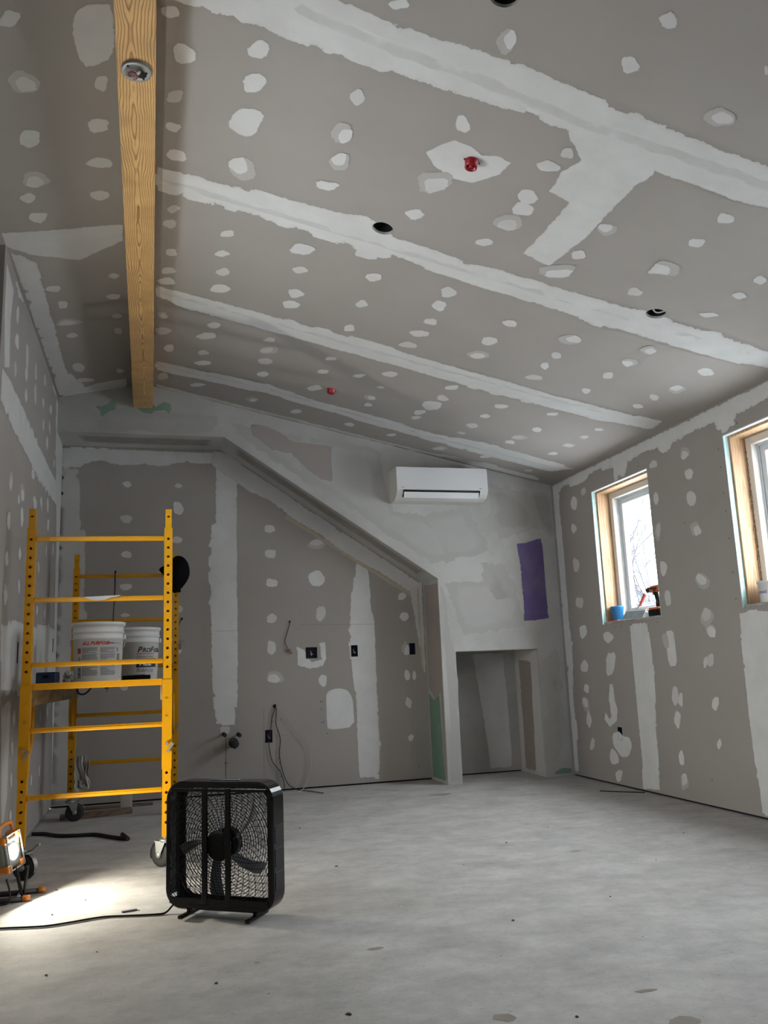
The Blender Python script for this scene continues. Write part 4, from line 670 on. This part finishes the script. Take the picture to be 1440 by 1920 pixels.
def ang(px): return A+px/r0     # px = metres right of the middle of the side facing the room's near end
put(wrap_flat(text_mesh('ALL PURPOSE', .026, .35, .0012), rf, ang(-.085), .218), M_redp, b1, 'lettering')
put(wrap_flat(bars_mesh([(0, .05, 0, .006)]), rf, ang(.055), .223), M_blkp, b1, 'title_rule'); put(wrap_flat(bars_mesh([(0, .055, 0, .003)]), rf, ang(.105), .2245), M_grayp, b1, 'title_rule')
random.seed(4); L = []
for col in (0, .108):
    z = .202
    for k in range(27):
        if k in (6, 12, 18): z -= .004
        wd = random.choice([.092, .092, .09, .085, .055, .04]) if k % 6 else .095
        L.append((col, col+wd, z-.0032, z)); z -= .0056
put(wrap_flat(bars_mesh(L), rf, ang(-.088), 0), M_grayp, b1, 'small_print')
L = [(.0, .024, .19-.006*k, .1935-.006*k) for k in range(3)]+[(.0, .03, .16-.0075*k, .165-.0075*k) for k in (4, 5, 9, 12)]
put(wrap_flat(bars_mesh([(.215, .240, .12, .165), (.215, .225, .175, .2)]), rf, ang(-.088), 0), M_grayp, b1, 'side_print')
put(wrap_flat(bars_mesh([(0, .026, .168, .20)]), rf, ang(-.122), 0), M_redp, b1, 'warning_panel')
# pictogram: struck-through figure in a ring, and the lines below it
q = B(); cx, cz = .013, .125
for k in range(20):
    a, c = 6.283*k/20, 6.283*(k+1)/20
    q.raw([(cx+.013*math.cos(a), cz+.024*math.sin(a), 0), (cx+.013*math.cos(c), cz+.024*math.sin(c), 0), (cx+.011*math.cos(c), cz+.021*math.sin(c), 0), (cx+.011*math.cos(a), cz+.021*math.sin(a), 0)], [(0, 1, 2, 3)])
me = bpy.data.meshes.new('ring'); q.bm.to_mesh(me); q.bm.free(); put(wrap_flat(me, rf, ang(-.122), 0), M_redp, b1, 'pictogram_ring')
put(wrap_flat(bars_mesh([(.009, .016, .112, .132), (.011, .017, .134, .142), (.005, .010, .120, .126), (.016, .021, .116, .121), (.007, .019, .104, .110)]), rf, ang(-.122), 0), M_blkp, b1, 'pictogram')
put(wrap_flat(bars_mesh([(.0, .024, z, z+.005) for z in (.083, .075, .067, .056, .048, .040, .030)]), rf, ang(-.122), 0), M_blkp, b1, 'small_print')
b2 = bucket('farther white compound bucket with black and red brand lettering on the scaffold deck', -.125, 6.0, 0, 1.0)
def put2(me, m, a, z, nm): put(wrap_flat(me, rf, ang(a), z), m, b2, nm)
put2(text_mesh('P', .052, .3, .0012), M_blkp, .005, .185, 'lettering'); put2(text_mesh('RO', .040, .3, .0012), M_blkp, .037, .185, 'lettering')
put2(text_mesh('F', .052, .3, .0012), M_blkp, .093, .185, 'lettering'); put2(text_mesh('ORM', .040, .3, .0012), M_blkp, .121, .185, 'lettering')
put2(bars_mesh([(0, .13, 0, .005)]), M_redp, .0, .172, 'red_rule'); put2(text_mesh('Professional Grade', .0155, .2), M_blkp, .0, .152, 'small_print')
q = bars_mesh([(0, .15, 0, .058)]); put2(q, M_blkp, .0, .086, 'black_panel')
me = wrap_flat(text_mesh('ALL', .05, .3, .001), rf, ang(.02), .098, .0016); put(me, M_white, b2, 'lettering')
put2(text_mesh('PURPOSE', .03, .2), M_grayp, .0, .055, 'small_print')
put2(bars_mesh([(-.16, -.13, .03+.008*k, .034+.008*k) for k in range(20)]), M_grayp, 0, 0, 'small_print')
tr = thing('paint_tray', 'flat black tray on the scaffold deck in front of the farther bucket', 'tray', (-.12, 5.66, DECK), (0, 0, .05))
q = B(); q.box((0, 0, .006), (.17, .10, .012), bev=.003)
for s in (-1, 1): q.box((0, s*.048, .02), (.17, .006, .03), bev=.002); q.box((s*.083, 0, .02), (.006, .10, .03), bev=.002)
q.build('pan', M_blk, tr); B().box((.0, .02, .034), (.11, .05, .012), bev=.004).build('sponge', M_grayp, tr)
cs = thing('tool_case', 'dark blue box standing on the scaffold deck by the left post', 'box', (-.60, 5.25, DECK), (0, 0, -.03))
B().box((0, 0, .033), (.108, .16, .066), bev=.006).build('case_body', mat('dark_blue', (.006, .022, .07), .5), cs); B().box((0, -.081, .045), (.03, .006, .016), bev=.002).build('latch', M_blk, cs)
q = B().box((0, 0, .0675), (.104, .156, .003), bev=.001); q.build('lid', mat('dark_blue_lid', (.01, .03, .09), .5), cs)
def crumple(name, label, cat, size, loc, m, seed, h=.5, n=18):
    rnd = random.Random(seed); b = bmesh.new(); bmesh.ops.create_icosphere(b, subdivisions=4, radius=1)
    from mathutils import noise
    for v in b.verts:
        d = noise.noise(v.co*1.7+Vector((seed, 0, 0)))*.5+abs(noise.noise(v.co*4+Vector((0, seed, 0))))*.35
        v.co = v.co*(.72+d); v.co.x *= size[0]/2; v.co.y *= size[1]/2; v.co.z *= size[2]/2
        if v.co.z < -size[2]*.35: v.co.z = -size[2]*.35
    z0 = min(v.co.z for v in b.verts)
    for v in b.verts: v.co.z -= z0
    for f in b.faces: f.smooth = False
    me = bpy.data.meshes.new(name); b.to_mesh(me); b.free(); o = link(name, me, m); o.location = loc; return tag(o, label, cat)
crumple('plastic_bag', 'crumpled pale plastic bag between the blue box and the buckets', 'bag', (.10, .16, .09), (-.515, 5.55, DECK), M_bag, 3)
# strap hanging under the deck, small clamp
two('strap_loop', 'black strap looping down below the scaffold deck', 'strap', (lambda b: [b.raw([(x, 6.0-.012, z), (x, 6.0+.012, z), (x2, 6.0+.012, z2), (x2, 6.0-.012, z2)], [(0, 1, 2, 3)]) for (x, z), (x2, z2) in zip(_sp, _sp[1:])] and b)(B()) if False else B().tube(curve([(-.487, 5.9, .956), (-.492, 5.9, .93), (-.483, 5.9, .905), (-.455, 5.9, .897), (-.425, 5.9, .915), (-.395, 5.9, .956)], 6), .006, 8), M_rub)
cl_ = thing('spring_clamp', 'small black clamp under the middle of the scaffold deck', 'clamp', (-.31, 5.9, .915))
B().box((0, 0, .02), (.03, .02, .012), bev=.003).build('jaw', M_blk, cl_); B().tube([(0, 0, .02), (.004, 0, -.012)], .004, 8).build('handle', M_zinc, cl_); B().tube([(0, 0, .02), (0, 0, .045)], .004, 8).build('stem', M_blk, cl_)
# cord over the far top rung
cd = thing('cord_on_rung', 'thin black cord hanging from the far top scaffold rung', 'cord', (-.305, 6.63, 1.757))
B().tube(curve([(0, -.018, -.01), (.002, -.022, -.1), (-.004, -.02, -.25), (-.006, -.02, -.36)], 6), .0045, 8).build('cord', M_blk, cd)
B().tube([(.0175*math.cos(t)*0, .021*math.cos(t), .021*math.sin(t)) for t in [6.283*k/16 for k in range(16)]], .0045, 6, closed=True).build('loop', M_blk, cd)
B().tube([(0, 0, .022), (.004, 0, .038)], .007, 8).build('knot', M_blk, cd)
# cap hung on the far right post
cp = thing('baseball_cap', 'black cap hanging from the top of the far right scaffold post', 'cap', (.145, 6.55, 1.755), (0, 0, 0))
b = bmesh.new(); bmesh.ops.create_uvsphere(b, u_segments=28, v_segments=16, radius=1)
for v in b.verts:
    x, y, z = v.co; x = x*(.098 if x > 0 else .075); zz = z*.143
    x *= 1-.42*max(0, -z)**1.6; x += .012*z; y *= .07
    v.co = Vector((x, y, zz))
for f in b.faces: f.smooth = True
me = bpy.data.meshes.new('crown'); b.to_mesh(me); b.free(); link('crown', me, mat('black_fabric', (.004, .004, .005), .95, spec=.1), cp)
q = B(); pts = [(-.06, .085), (-.118, .052), (-.130, .035), (-.118, .018), (-.075, -.03), (-.045, -.045), (-.02, .0), (-.03, .07)]
q.prism(pts, .0, .008, lambda a, b_, o: Vector((a, o-.01, b_))); q.build('brim', bpy.data.materials['black_fabric'], cp)
q = B(); q.box((.018, 0, -.128), (.03, .012, .018), bev=.004); q.build('strap', bpy.data.materials['black_fabric'], cp)
# rag on the far left post
rg = thing('rag', 'crumpled white rag tied to the far left scaffold post', 'rag', (-.53, 6.60, .27))
for k, (ox, w_, h0, h1) in enumerate(((.02, .085, .0, .185), (.062, .03, -.035, .15), (.005, .06, -.05, .02))):
    b = B(); n, m_ = 16, 18; g = []
    for j in range(m_+1):
        for i in range(n+1):
            u, v = i/n, j/m_; z = h0+(h1-h0)*v; x = ox+(u-.5)*w_*(1.15-.4*v)+.006*math.sin(v*7+k)
            y = -.035-.012*math.sin(u*9+v*4+k*2)-.008*math.sin(u*21+v*9)+.02*abs(v-.5)-.004*k
            g.append((x, y, z+.012*math.sin(u*6+k)*(1-v)))
    b.raw(g, [(j*(n+1)+i, j*(n+1)+i+1, (j+1)*(n+1)+i+1, (j+1)*(n+1)+i) for j in range(m_) for i in range(n)]); b.build('fold', M_cloth, rg, smooth=True)
# torn paint flap on the near rung
q = B(); pts = [(-.38, 1.430), (-.19, 1.437), (-.20, 1.430), (-.24, 1.424), (-.27, 1.412), (-.31, 1.408), (-.345, 1.412), (-.36, 1.420)]
q.prism(pts, 0, .002, lambda a, b_, o: Vector((a, 4.825+o, b_+.002))); two('masking_tape', 'strip of torn white tape stuck on the near scaffold rung', 'tape', q, M_cloth)
# ---------------------------------------------------------------- box fan
FA = .604; fan = thing('box_fan', 'black square box fan standing on the floor in front of the scaffold', 'fan', (.256, 3.726, 0), (0, 0, -FA))
FW_, FH, FD, FZ = .51, .51, .107, .033; RC = .075
def rrect(w_, h_, r, n=7):
    out = []
    for cx, cz, a0 in ((w_/2-r, h_/2-r, 0), (-w_/2+r, h_/2-r, 1), (-w_/2+r, -h_/2+r, 2), (w_/2-r, -h_/2+r, 3)):
        for k in range(n+1): a = (a0+k/n)*math.pi/2; out.append((cx+r*math.cos(a), cz+r*math.sin(a)))
    return out
def loft(b, loops, close=False):
    vs_ = [[b.bm.verts.new(p) for p in l] for l in loops]; n = len(loops[0])
    for A_, B__ in zip(vs_, vs_[1:]+([vs_[0]] if close else [])):
        for k in range(n):
            f = b.bm.faces.new((A_[k], A_[(k+1) % n], B__[(k+1) % n], B__[k])); f.smooth = False
CZ = FZ+FH/2
def rr(w_, h_, r, y): return [(x, y, CZ+z) for x, z in rrect(w_, h_, r)]
q = B(); loft(q, [rr(FW_-.012, FH-.012, RC-.006, 0), rr(FW_, FH, RC, .008), rr(FW_, FH, RC, FD-.008), rr(FW_-.012, FH-.012, RC-.006, FD), rr(FW_-.07, FH-.07, .06, FD), rr(FW_-.07, FH-.07, .06, FD-.006), rr(FW_-.028, FH-.028, .068, FD-.012), rr(FW_-.028, FH-.028, .068, .012), rr(FW_-.05, FH-.05, .05, .006), rr(FW_-.05, FH-.05, .05, 0)], True)
o = q.build('housing', M_blk, fan)
for p_ in o.data.polygons: p_.use_smooth = False
# shroud: plate with a round opening near the back
q = B(); out = [(x, .06, CZ+z) for x, z in rrect(FW_-.028, FH-.028, .066, 7)]
inn = [(x, .098, CZ+z) for x, z in rrect(.462, .462, .085, 7)]; inn2 = [(x, .085, CZ+z) for x, z in rrect(.462, .462, .085, 7)]
loft(q, [out, inn, inn2]); q.build('shroud', M_gril, fan)
def clip_lines(lines, hw_, hh):
    out = []
    for L_ in lines:
        cur = []
        for x, z in L_:
            if abs(x) < hw_ and abs(z) < hh: cur.append((x, z))
            else:
                if len(cur) > 1: out.append(cur)
                cur = []
        if len(cur) > 1: out.append(cur)
    return out
def grille(y, rr_, name, ringstep, nsp, twist, hub):
    lines = []
    r = hub
    while r < .32:
        nn = max(24, int(r*260)); lines.append([(r*math.cos(6.28319*k/nn), r*math.sin(6.28319*k/nn)) for k in range(nn+1)]); r += ringstep
    for k in range(nsp):
        a0 = 6.28319*k/nsp; lines.append([((hub+.012*j)*math.cos(a0+twist*j), (hub+.012*j)*math.sin(a0+twist*j)) for j in range(28)])
    b = B()
    for L_ in clip_lines(lines, FW_/2-.022, FH/2-.022):
        b.tube([(x, y, CZ+z) for x, z in L_], rr_, 4, cap=False)
    return b.build(name, M_gril, fan)
grille(.006, .0013, 'front_grille', .0105, 44, .035, .06)
grille(FD-.008, .0013, 'rear_grille', .013, 36, -.035, .06)
q = B(); Rx = Matrix.Rotation(math.pi/2, 4, 'X')
q.cap_lathe([(.058, -.004), (.060, -.001), (.058, .004), (.03, .006)], 32, Matrix.Translation((0, .006, CZ)) @ Rx)
for r in (.018, .028, .038, .048): q.lathe([(r-.0015, .006), (r, .0075), (r+.0015, .006)], 32, Matrix.Translation((0, .006, CZ)) @ Rx)
q.build('centre_cap', M_gril, fan)
B().cap_lathe([(.055, -.045), (.06, -.04), (.06, .01), (.05, .014)], 32, Matrix.Translation((0, .058, CZ)) @ Rx).build('motor', M_blk, fan)
for x in (-.062, .048): B().box((x, -.001, CZ), (.025, .010, FH-.048), bev=.002).build('grille_bar', M_blk, fan)
B().box((0, .0, FZ+.035), (FW_-.05, .008, .026), bev=.002).build('lower_bar', M_blk, fan)
B().box((0, .0, FZ+FH-.034), (FW_-.05, .008, .014), bev=.002).build('upper_bar', M_blk, fan)
mb = mat('fan_blade_plastic', (.16, .165, .19), .3)
for k in range(5):
    b = B(); g = []; a0 = 6.28319*k/5+.45
    for j in range(10):
        r = .05+.16*j/9; wd = .15+.06*j/9-.2*max(0, j/9-.8)
        for i in range(7):
            t = i/6-.5; a = a0+t*wd*1.2+.35*j/9; g.append((r*math.cos(a), .052+t*.045*(1.1-.4*j/9), CZ+r*math.sin(a)))
    b.raw(g, [(j*7+i, j*7+i+1, (j+1)*7+i+1, (j+1)*7+i) for j in range(9) for i in range(6)]); b.build('fan_blade', mb, fan, smooth=True)
for s in (-1, 1):
    q = B(); q.box((s*.155, FD/2-.01, .0125), (.022, .17, .014), bev=.004); q.box((s*.155, FD/2, .026), (.018, .06, .02), bev=.003); q.build('foot', M_blk, fan)
q = B()
for k, z in enumerate((.12, .21, .30)): q.box((FW_/2+.0005, .055, FZ+z), (.003, .075, .07), bev=.0012, seg=1)
q.build('side_panel', mat('black_matte_plastic', (.004, .004, .005), .45), fan)
B().box((0, .06, FZ+FH+.001), (.14, .022, .006), bev=.002).build('carry_grip', M_blk, fan)
IV = (Matrix.Translation((.256, 3.726, 0)) @ Matrix.Rotation(-FA, 4, 'Z')).inverted()
pts = [(.083, 3.93, .030), (.05, 3.91, .006), (.006, 3.906, .0045), (-.09, 3.93, .0045), (-.189, 3.956, .0045), (-.252, 3.950, .0045), (-.33, 3.93, .0045), (-.415, 3.915, .0045), (-.50, 3.93, .0045), (-.602, 3.956, .0045), (-.77, 3.97, .0045)]
B().tube([IV @ p for p in curve(pts, 8)], .0042, 8).build('power_cord', M_rub, fan)
# ---------------------------------------------------------------- work light
LP = Vector((-.632, 4.44, .215))          # lens centre
nrm = Vector((.87, -.46, .09)).normalized(); upv = (Vector((-.30, -.05, 1))-nrm*nrm.dot(Vector((-.30, -.05, 1)))).normalized(); rt = upv.cross(nrm).normalized()
WM = Matrix(((rt.x, nrm.x, upv.x, 0), (rt.y, nrm.y, upv.y, 0), (rt.z, nrm.z, upv.z, 0), (0, 0, 0, 1)))
wl = thing('work_light', 'lit orange and grey work light standing on the floor at the left wall', 'work light', (-.632, 4.44, 0))
head = Matrix.Translation((0, 0, .215)) @ WM       # local: x right, y out of the lens, z up
def hb(q, nm, m_): 
    bmesh.ops.transform(q.bm, matrix=head, verts=q.bm.verts[:]); return q.build(nm, m_, wl)
hb(B().box((0, -.032, 0), (.115, .050, .150), bev=.012), 'housing', M_olive)
q = B()
for k in range(7): q.box((0, -.060, -.06+.02*k), (.10, .010, .006), bev=.002)
hb(q, 'cooling_fins', M_olive)
q = B(); q.box((0, -.004, 0), (.105, .010, .135), bev=.008); hb(q, 'bezel', mat('grey_bezel', (.16, .165, .16), .4))
hb(B().cap_lathe([(.031, .0), (.031, .004)], 28, Matrix.Diagonal((1, 1, 1.15, 1)) @ Matrix.Translation((0, .0, 0)) @ Matrix.Rotation(-math.pi/2, 4, 'X')), 'lens', mat('lit_lens', (1, 1, 1), .4, emit=((.92, .97, 1), 45)))
for sx in (-1, 1):
    for sz in (-1, 1):
        q = B(); q.box((sx*.048, -.024, sz*.066), (.034, .070, .034), bev=.009); hb(q, 'corner_bumper', M_orange)
q = B(); q.tube(curve([(-.05, -.024, .075), (-.046, -.024, .115), (-.03, -.024, .128), (.03, -.024, .128), (.046, -.024, .115), (.05, -.024, .075)], 5), .009, 8)
hb(q, 'carry_handle', M_orange)
q = B()
for z in (-.075, .085): q.tube([(-.05, .012, z), (.05, .012, z)], .003, 6)
for x in (-.05, .05): q.tube([(x, .012, -.075), (x, .012, .085)], .003, 6)
hb(q, 'wire_guard', M_zinc)
q = B(); q.box((.03, 0, .075), (.012, .03, .15), rot=Matrix.Rotation(-.25, 4, 'Y'), bev=.003); q.box((.055, .03, .075), (.012, .03, .13), rot=Matrix.Rotation(.1, 4, 'Y'), bev=.003); q.build('bracket', M_blk, wl)
for dy, x1, dx in ((-.045, .085, .0), (.095, .135, .0)):
    q = B(); q.tube([(-.15, dy, .0115), (x1-.03, dy, .0115)], .0115, 12); q.build('foot_bar', mat('dark_grey_steel', (.03, .03, .032), .5), wl)
    B().tube([(x1-.032, dy, .0135), (x1, dy, .0135)], .0135, 12).build('foot_cap', M_orange, wl)
B().tube([(.03, -.045, .015), (.035, .03, .022), (.03, .095, .015)], .010, 8).build('cross_bar', M_zinc, wl)
B().tube([(-.09, -.045, .015), (-.085, .03, .02), (-.09, .095, .015)], .008, 8).build('cross_bar', M_zinc, wl)
B().tube(curve([(-.02, -.03, .10), (.0, -.06, .05), (.0, -.075, .01), (-.04, -.085, .005), (-.10, -.10, .005), (-.15, -.12, .005)], 6), .004, 8).build('power_cord', M_rub, wl)
ld = bpy.data.lights.new('work_light_beam', 'AREA'); ld.shape = 'DISK'; ld.size = .07; ld.energy = LAMP_W; ld.color = (1, .93, .78)
lo = bpy.data.objects.new('work_light_beam', ld); C.objects.link(lo); lo.location = LP+nrm*.012; lo.rotation_euler = (nrm+Vector((0, .05, .30))).to_track_quat('-Z', 'Y').to_euler()
# ---------------------------------------------------------------- floor clutter
hs = thing('black_hose', 'black bent hose lying on the floor behind the work light', 'hose', (-.45, 5.95, 0))
pts = [(-.771, 6.18, .012), (-.72, 6.165, .012), (-.685, 6.146, .012), (-.591, 6.03, .012), (-.47, 5.98, .012), (-.36, 5.955, .012), (-.27, 5.83, .012), (-.204, 5.75, .012), (-.155, 5.69, .012)]
B().tube([Vector(p)-hs.location for p in curve([(x, y, z) for x, y, z in pts], 6)], .0115, 10).build('tube', M_rub, hs)
B().tube([Vector((-.155, 5.69, .013))-hs.location, Vector((-.195, 5.87, .013))-hs.location], .013, 10).build('fitting', M_rub, hs)
q = B(); q.box((-.41, 6.80, .019), (.50, .085, .036), rot=.16, bev=.003); two('lumber_offcut', 'brown lumber offcut on the floor behind the far left caster', 'lumber', q, M_lumber)
q = B(); q.box((-.32, 7.17, .012), (.62, .035, .022), rot=.02, bev=.002); two('dark_batten', 'thin dark batten lying along the foot of the alcove wall', 'lumber', q, M_lumber)
q = B(); q.box((-.205, 6.93, .075), (.085, .013, .13), rot=Matrix.Rotation(-.35, 4, 'X'), bev=.001); two('board_scrap', 'small pale scrap of board leaning on the lumber offcut', 'scrap', q, mat('tan_card', (.40, .36, .31), .9))
q = B(); q.box((2.75, 5.97, .008), (.003, .003, .003)); q.bm.clear(); q.tube([(3.28, 6.02, .004), (3.52, 5.78, .004)], .004, 6); two('dark_stick', 'thin dark strip on the floor near the right wall', 'strip', q, M_blkp)
st = thing('shim', 'dark wooden shim lying on the floor in front of the fan cord', 'wood scrap', (-.10, 4.02, 0), (0, 0, .25))
B().box((0, 0, .003), (.065, .016, .005), bev=.001).build('stick', M_grayp, st)
random.seed(21)
chips = [(1.52, 3.95), (1.5, 4.2), (.9, 4.45), (2.2, 5.4), (1.86, 3.4), (2.3, 4.9), (1.25, 5.2), (2.9, 4.4), (2.6, 3.1), (1.15, 2.9), (.55, 2.6), (.2, 3.0), (-.2, 3.5), (-.35, 3.3), (.7, 2.3), (1.7, 2.9), (2.0, 5.9), (1.35, 3.25), (-.3, 4.3), (-.42, 4.1), (.6, 4.6), (1.0, 3.6), (2.4, 3.9), (1.9, 4.6), (1.6, 6.3), (-.45, 4.55), (.0, 2.7), (.35, 2.85), (1.15, 2.35), (.9, 5.6)]
cb = bmesh.new(); bmesh.ops.create_icosphere(cb, subdivisions=1, radius=1); cme = bpy.data.meshes.new('debris_chip')
for v in cb.verts: v.co *= random.uniform(.6, 1.2)
z0 = min(v.co.z for v in cb.verts)
for v in cb.verts: v.co.z -= z0
cb.to_mesh(cme); cb.free(); cme2 = cme.copy(); cme.materials.append(M_jamb); cme2.materials.append(mat('brown_chip', (.09, .07, .055), .9))
for i, (x, y) in enumerate(chips):
    o = bpy.data.objects.new('debris_chip', cme if i % 3 == 0 else cme2); C.objects.link(o); o.location = (x, y, 0); s = random.uniform(.003, .0065); o.scale = (s*random.uniform(.8, 2.2), s, s*.6); o.rotation_euler = (0, 0, random.uniform(0, 3.1))
    tag(o, 'tiny '+('white' if i % 3 == 0 else 'brown')+' chip of building debris scattered on the dusty floor', 'debris', 'white debris chips on the floor' if i % 3 == 0 else 'brown debris chips on the floor')
# ---------------------------------------------------------------- on the window sills
SZ = WZ0+.018
t = thing('painters_tape_cup', 'blue plastic cup in the far corner of the first window sill', 'cup', (3.655, 6.165, SZ))
B().lathe([(.001, 0), (.036, 0), (.038, .002), (.052, .118), (.055, .120), (.054, .124), (.050, .122), (.036, .005), (.001, .005)], 32).build('cup_wall', M_blue, t)
t = thing('taping_knife', 'wide steel taping knife with a red handle leaning on the first window', 'taping knife', (3.66, 5.93, SZ), (0, 0, 0))
q = B(); q.prism([(.165, 0), (-.13, .0), (-.165, .062), (.125, .074)], 0, .0015, lambda a, b_, o: Vector((o-.02+b_*.35, a, b_))); q.build('blade', M_steel, t)
q = B(); q.prism([(.126, .066), (-.166, .054), (-.166, .072), (.126, .084)], 0, .006, lambda a, b_, o: Vector((o-.018+b_*.35, a, b_))); q.build('blade_back', M_white, t)
B().tube([(.012, -.02, .072), (.03, -.045, .115)], .006, 8).build('shank', M_zinc, t)
B().tube(curve([(.03, -.045, .105), (.04, -.075, .145), (.05, -.105, .185), (.052, -.115, .197)], 4), [.009, .011, .013, .014, .015, .015, .015, .016, .017, .017, .016, .012, .006], 12).build('handle', mat('dull_red_handle', (.35, .06, .05), .5), t)
t = thing('putty_knife', 'putty knife with a flat red handle on the first window sill edge', 'putty knife', (3.60, 6.12, SZ))
B().box((0, .02, .006), (.026, .14, .011), rot=.05, bev=.004).build('handle', M_red, t); B().box((.0, -.10, .003), (.03, .11, .002), rot=.05).build('blade', M_zinc, t)
t = thing('sanding_block', 'pale clear-lidded box lying behind the taping knife on the sill', 'box', (3.695, 5.735, SZ), (0, 0, .0))
B().box((0, 0, .022), (.05, .11, .044), bev=.006).build('case_body', mat('hazy_plastic', (.42, .44, .46), .3), t); B().box((0, 0, .047), (.052, .113, .005), bev=.002).build('lid', M_white, t)
t = thing('cordless_drill', 'orange and black cordless drill standing on the first window sill', 'drill', (3.66, 5.60, SZ), (0, 0, .12))
q = B(); q.box((0, 0, .030), (.085, .125, .055), bev=.010); q.build('battery', M_blk, t); B().box((0, .0, .064), (.08, .11, .018), bev=.006).build('battery_shoe', M_drill, t)
q = B(); q.tube([(0, -.02, .07), (0, -.015, .12), (0, -.005, .175), (0, .005, .20)], [.021, .018, .019, .022], 14); q.build('grip', M_blk, t)
q = B(); q.tube([(0, -.075, .215), (0, -.05, .215), (0, .03, .212), (0, .045, .211)], [.020, .030, .030, .024], 16); q.build('motor_body', M_drill, t)
q = B(); q.tube([(0, .044, .211), (0, .07, .210), (0, .095, .208), (0, .105, .207)], [.023, .022, .017, .008], 16); q.build('chuck', M_rub, t)
q = B(); q.box((-.029, -.01, .215), (.004, .075, .012)); q.box((-.026, -.02, .20), (.006, .03, .01)); q.build('label_stripe', M_blkp, t); B().box((0, .024, .178), (.012, .014, .024), bev=.003).build('trigger', M_rub, t)
t = thing('sill_bucket', 'white plastic tub with small blue lettering on the second window sill', 'tub', (3.655, 4.36, SZ))
rf3 = lambda z: .064+.006*z/.13
B().lathe([(.001, 0), (.063, 0), (.065, .003), (rf3(.12), .12), (.076, .121), (.077, .135), (.001, .137)], 40).build('tub_body', M_bucket, t)
me = text_mesh('wnxd', .030, .15, .0006); a0 = math.radians(152)
for v in me.vertices:
    z = .058+v.co.y; r = rf3(z)+.0008; a = a0+v.co.x/r; v.co = Vector((r*math.cos(a), r*math.sin(a), z))
link('lettering', me, mat('blue_print', (.02, .04, .30), .5), t)
M_foam = mat('tan_foam', (.36, .25, .15), .9, noise=(90, .8, (.12, .08, .05)))
# foam blobs beside the second window jamb
for i in range(34):
    z = 1.31+1.0*(i/34)**1.6; s = random.uniform(.008, .017)
    o = link('foam_bead', cme.copy(), None, bpy.data.objects['window_2']); o.data.materials.clear(); o.data.materials.append(M_foam); o.location = (.150+random.uniform(-.008, .004), 4.505-.022-4.08-.003, z-WZ0); o.scale = (s, .006, s*1.8)
# ---------------------------------------------------------------- outdoors
g = B(); g.box((40, 15, -3.1), (90, 120, .2)); two('snow_field', 'snow-covered ground outside the windows', 'snow', g, M_snow)
bpy.data.objects['snow_field']['kind'] = 'structure'
def tree(x, y, h, seed, label):
    rnd = random.Random(seed); e = thing('bare_tree', label, 'tree', (x, y, -3), (0, 0, 0), 'snowy trees outside the windows'); T = B(); Q = B()
    def grow(p, d, L_, r, lv):
        n = 4; pts = [p]; rs = [r]; q = p; dd = d.copy()
        for k in range(n):
            dd = (dd+Vector((rnd.uniform(-1, 1), rnd.uniform(-1, 1), rnd.uniform(-.3, .7)))*.22).normalized(); q = q+dd*(L_/n); pts.append(q); rs.append(r*(1-.6*(k+1)/n))
            if lv < 4 and (k > 0 or lv > 0):
                for _ in range(3 if lv < 2 else 2):
                    nd = (dd+Vector((rnd.uniform(-1, 1), rnd.uniform(-1, 1), rnd.uniform(-.5, .6)))*1.0).normalized(); grow(q, nd, L_*rnd.uniform(.45, .7), rs[-1]*.62, lv+1)
        (T if lv == 0 else Q).tube(pts, rs, 6 if lv < 2 else 3, cap=False)
    grow(Vector((0, 0, 0)), Vector((0, 0, 1)), h, .15, 0)
    T.build('trunk', M_bark, e); Q.build('branches', M_bark, e)
tree(12.3, 16.9, 8, 3, 'bare snowy tree outside, seen through the first window'); tree(20, 36, 12, 8, 'taller bare snowy tree outside, farther behind the first')
tree(30, 31, 12, 5, 'bare snowy tree outside, seen through the second window')
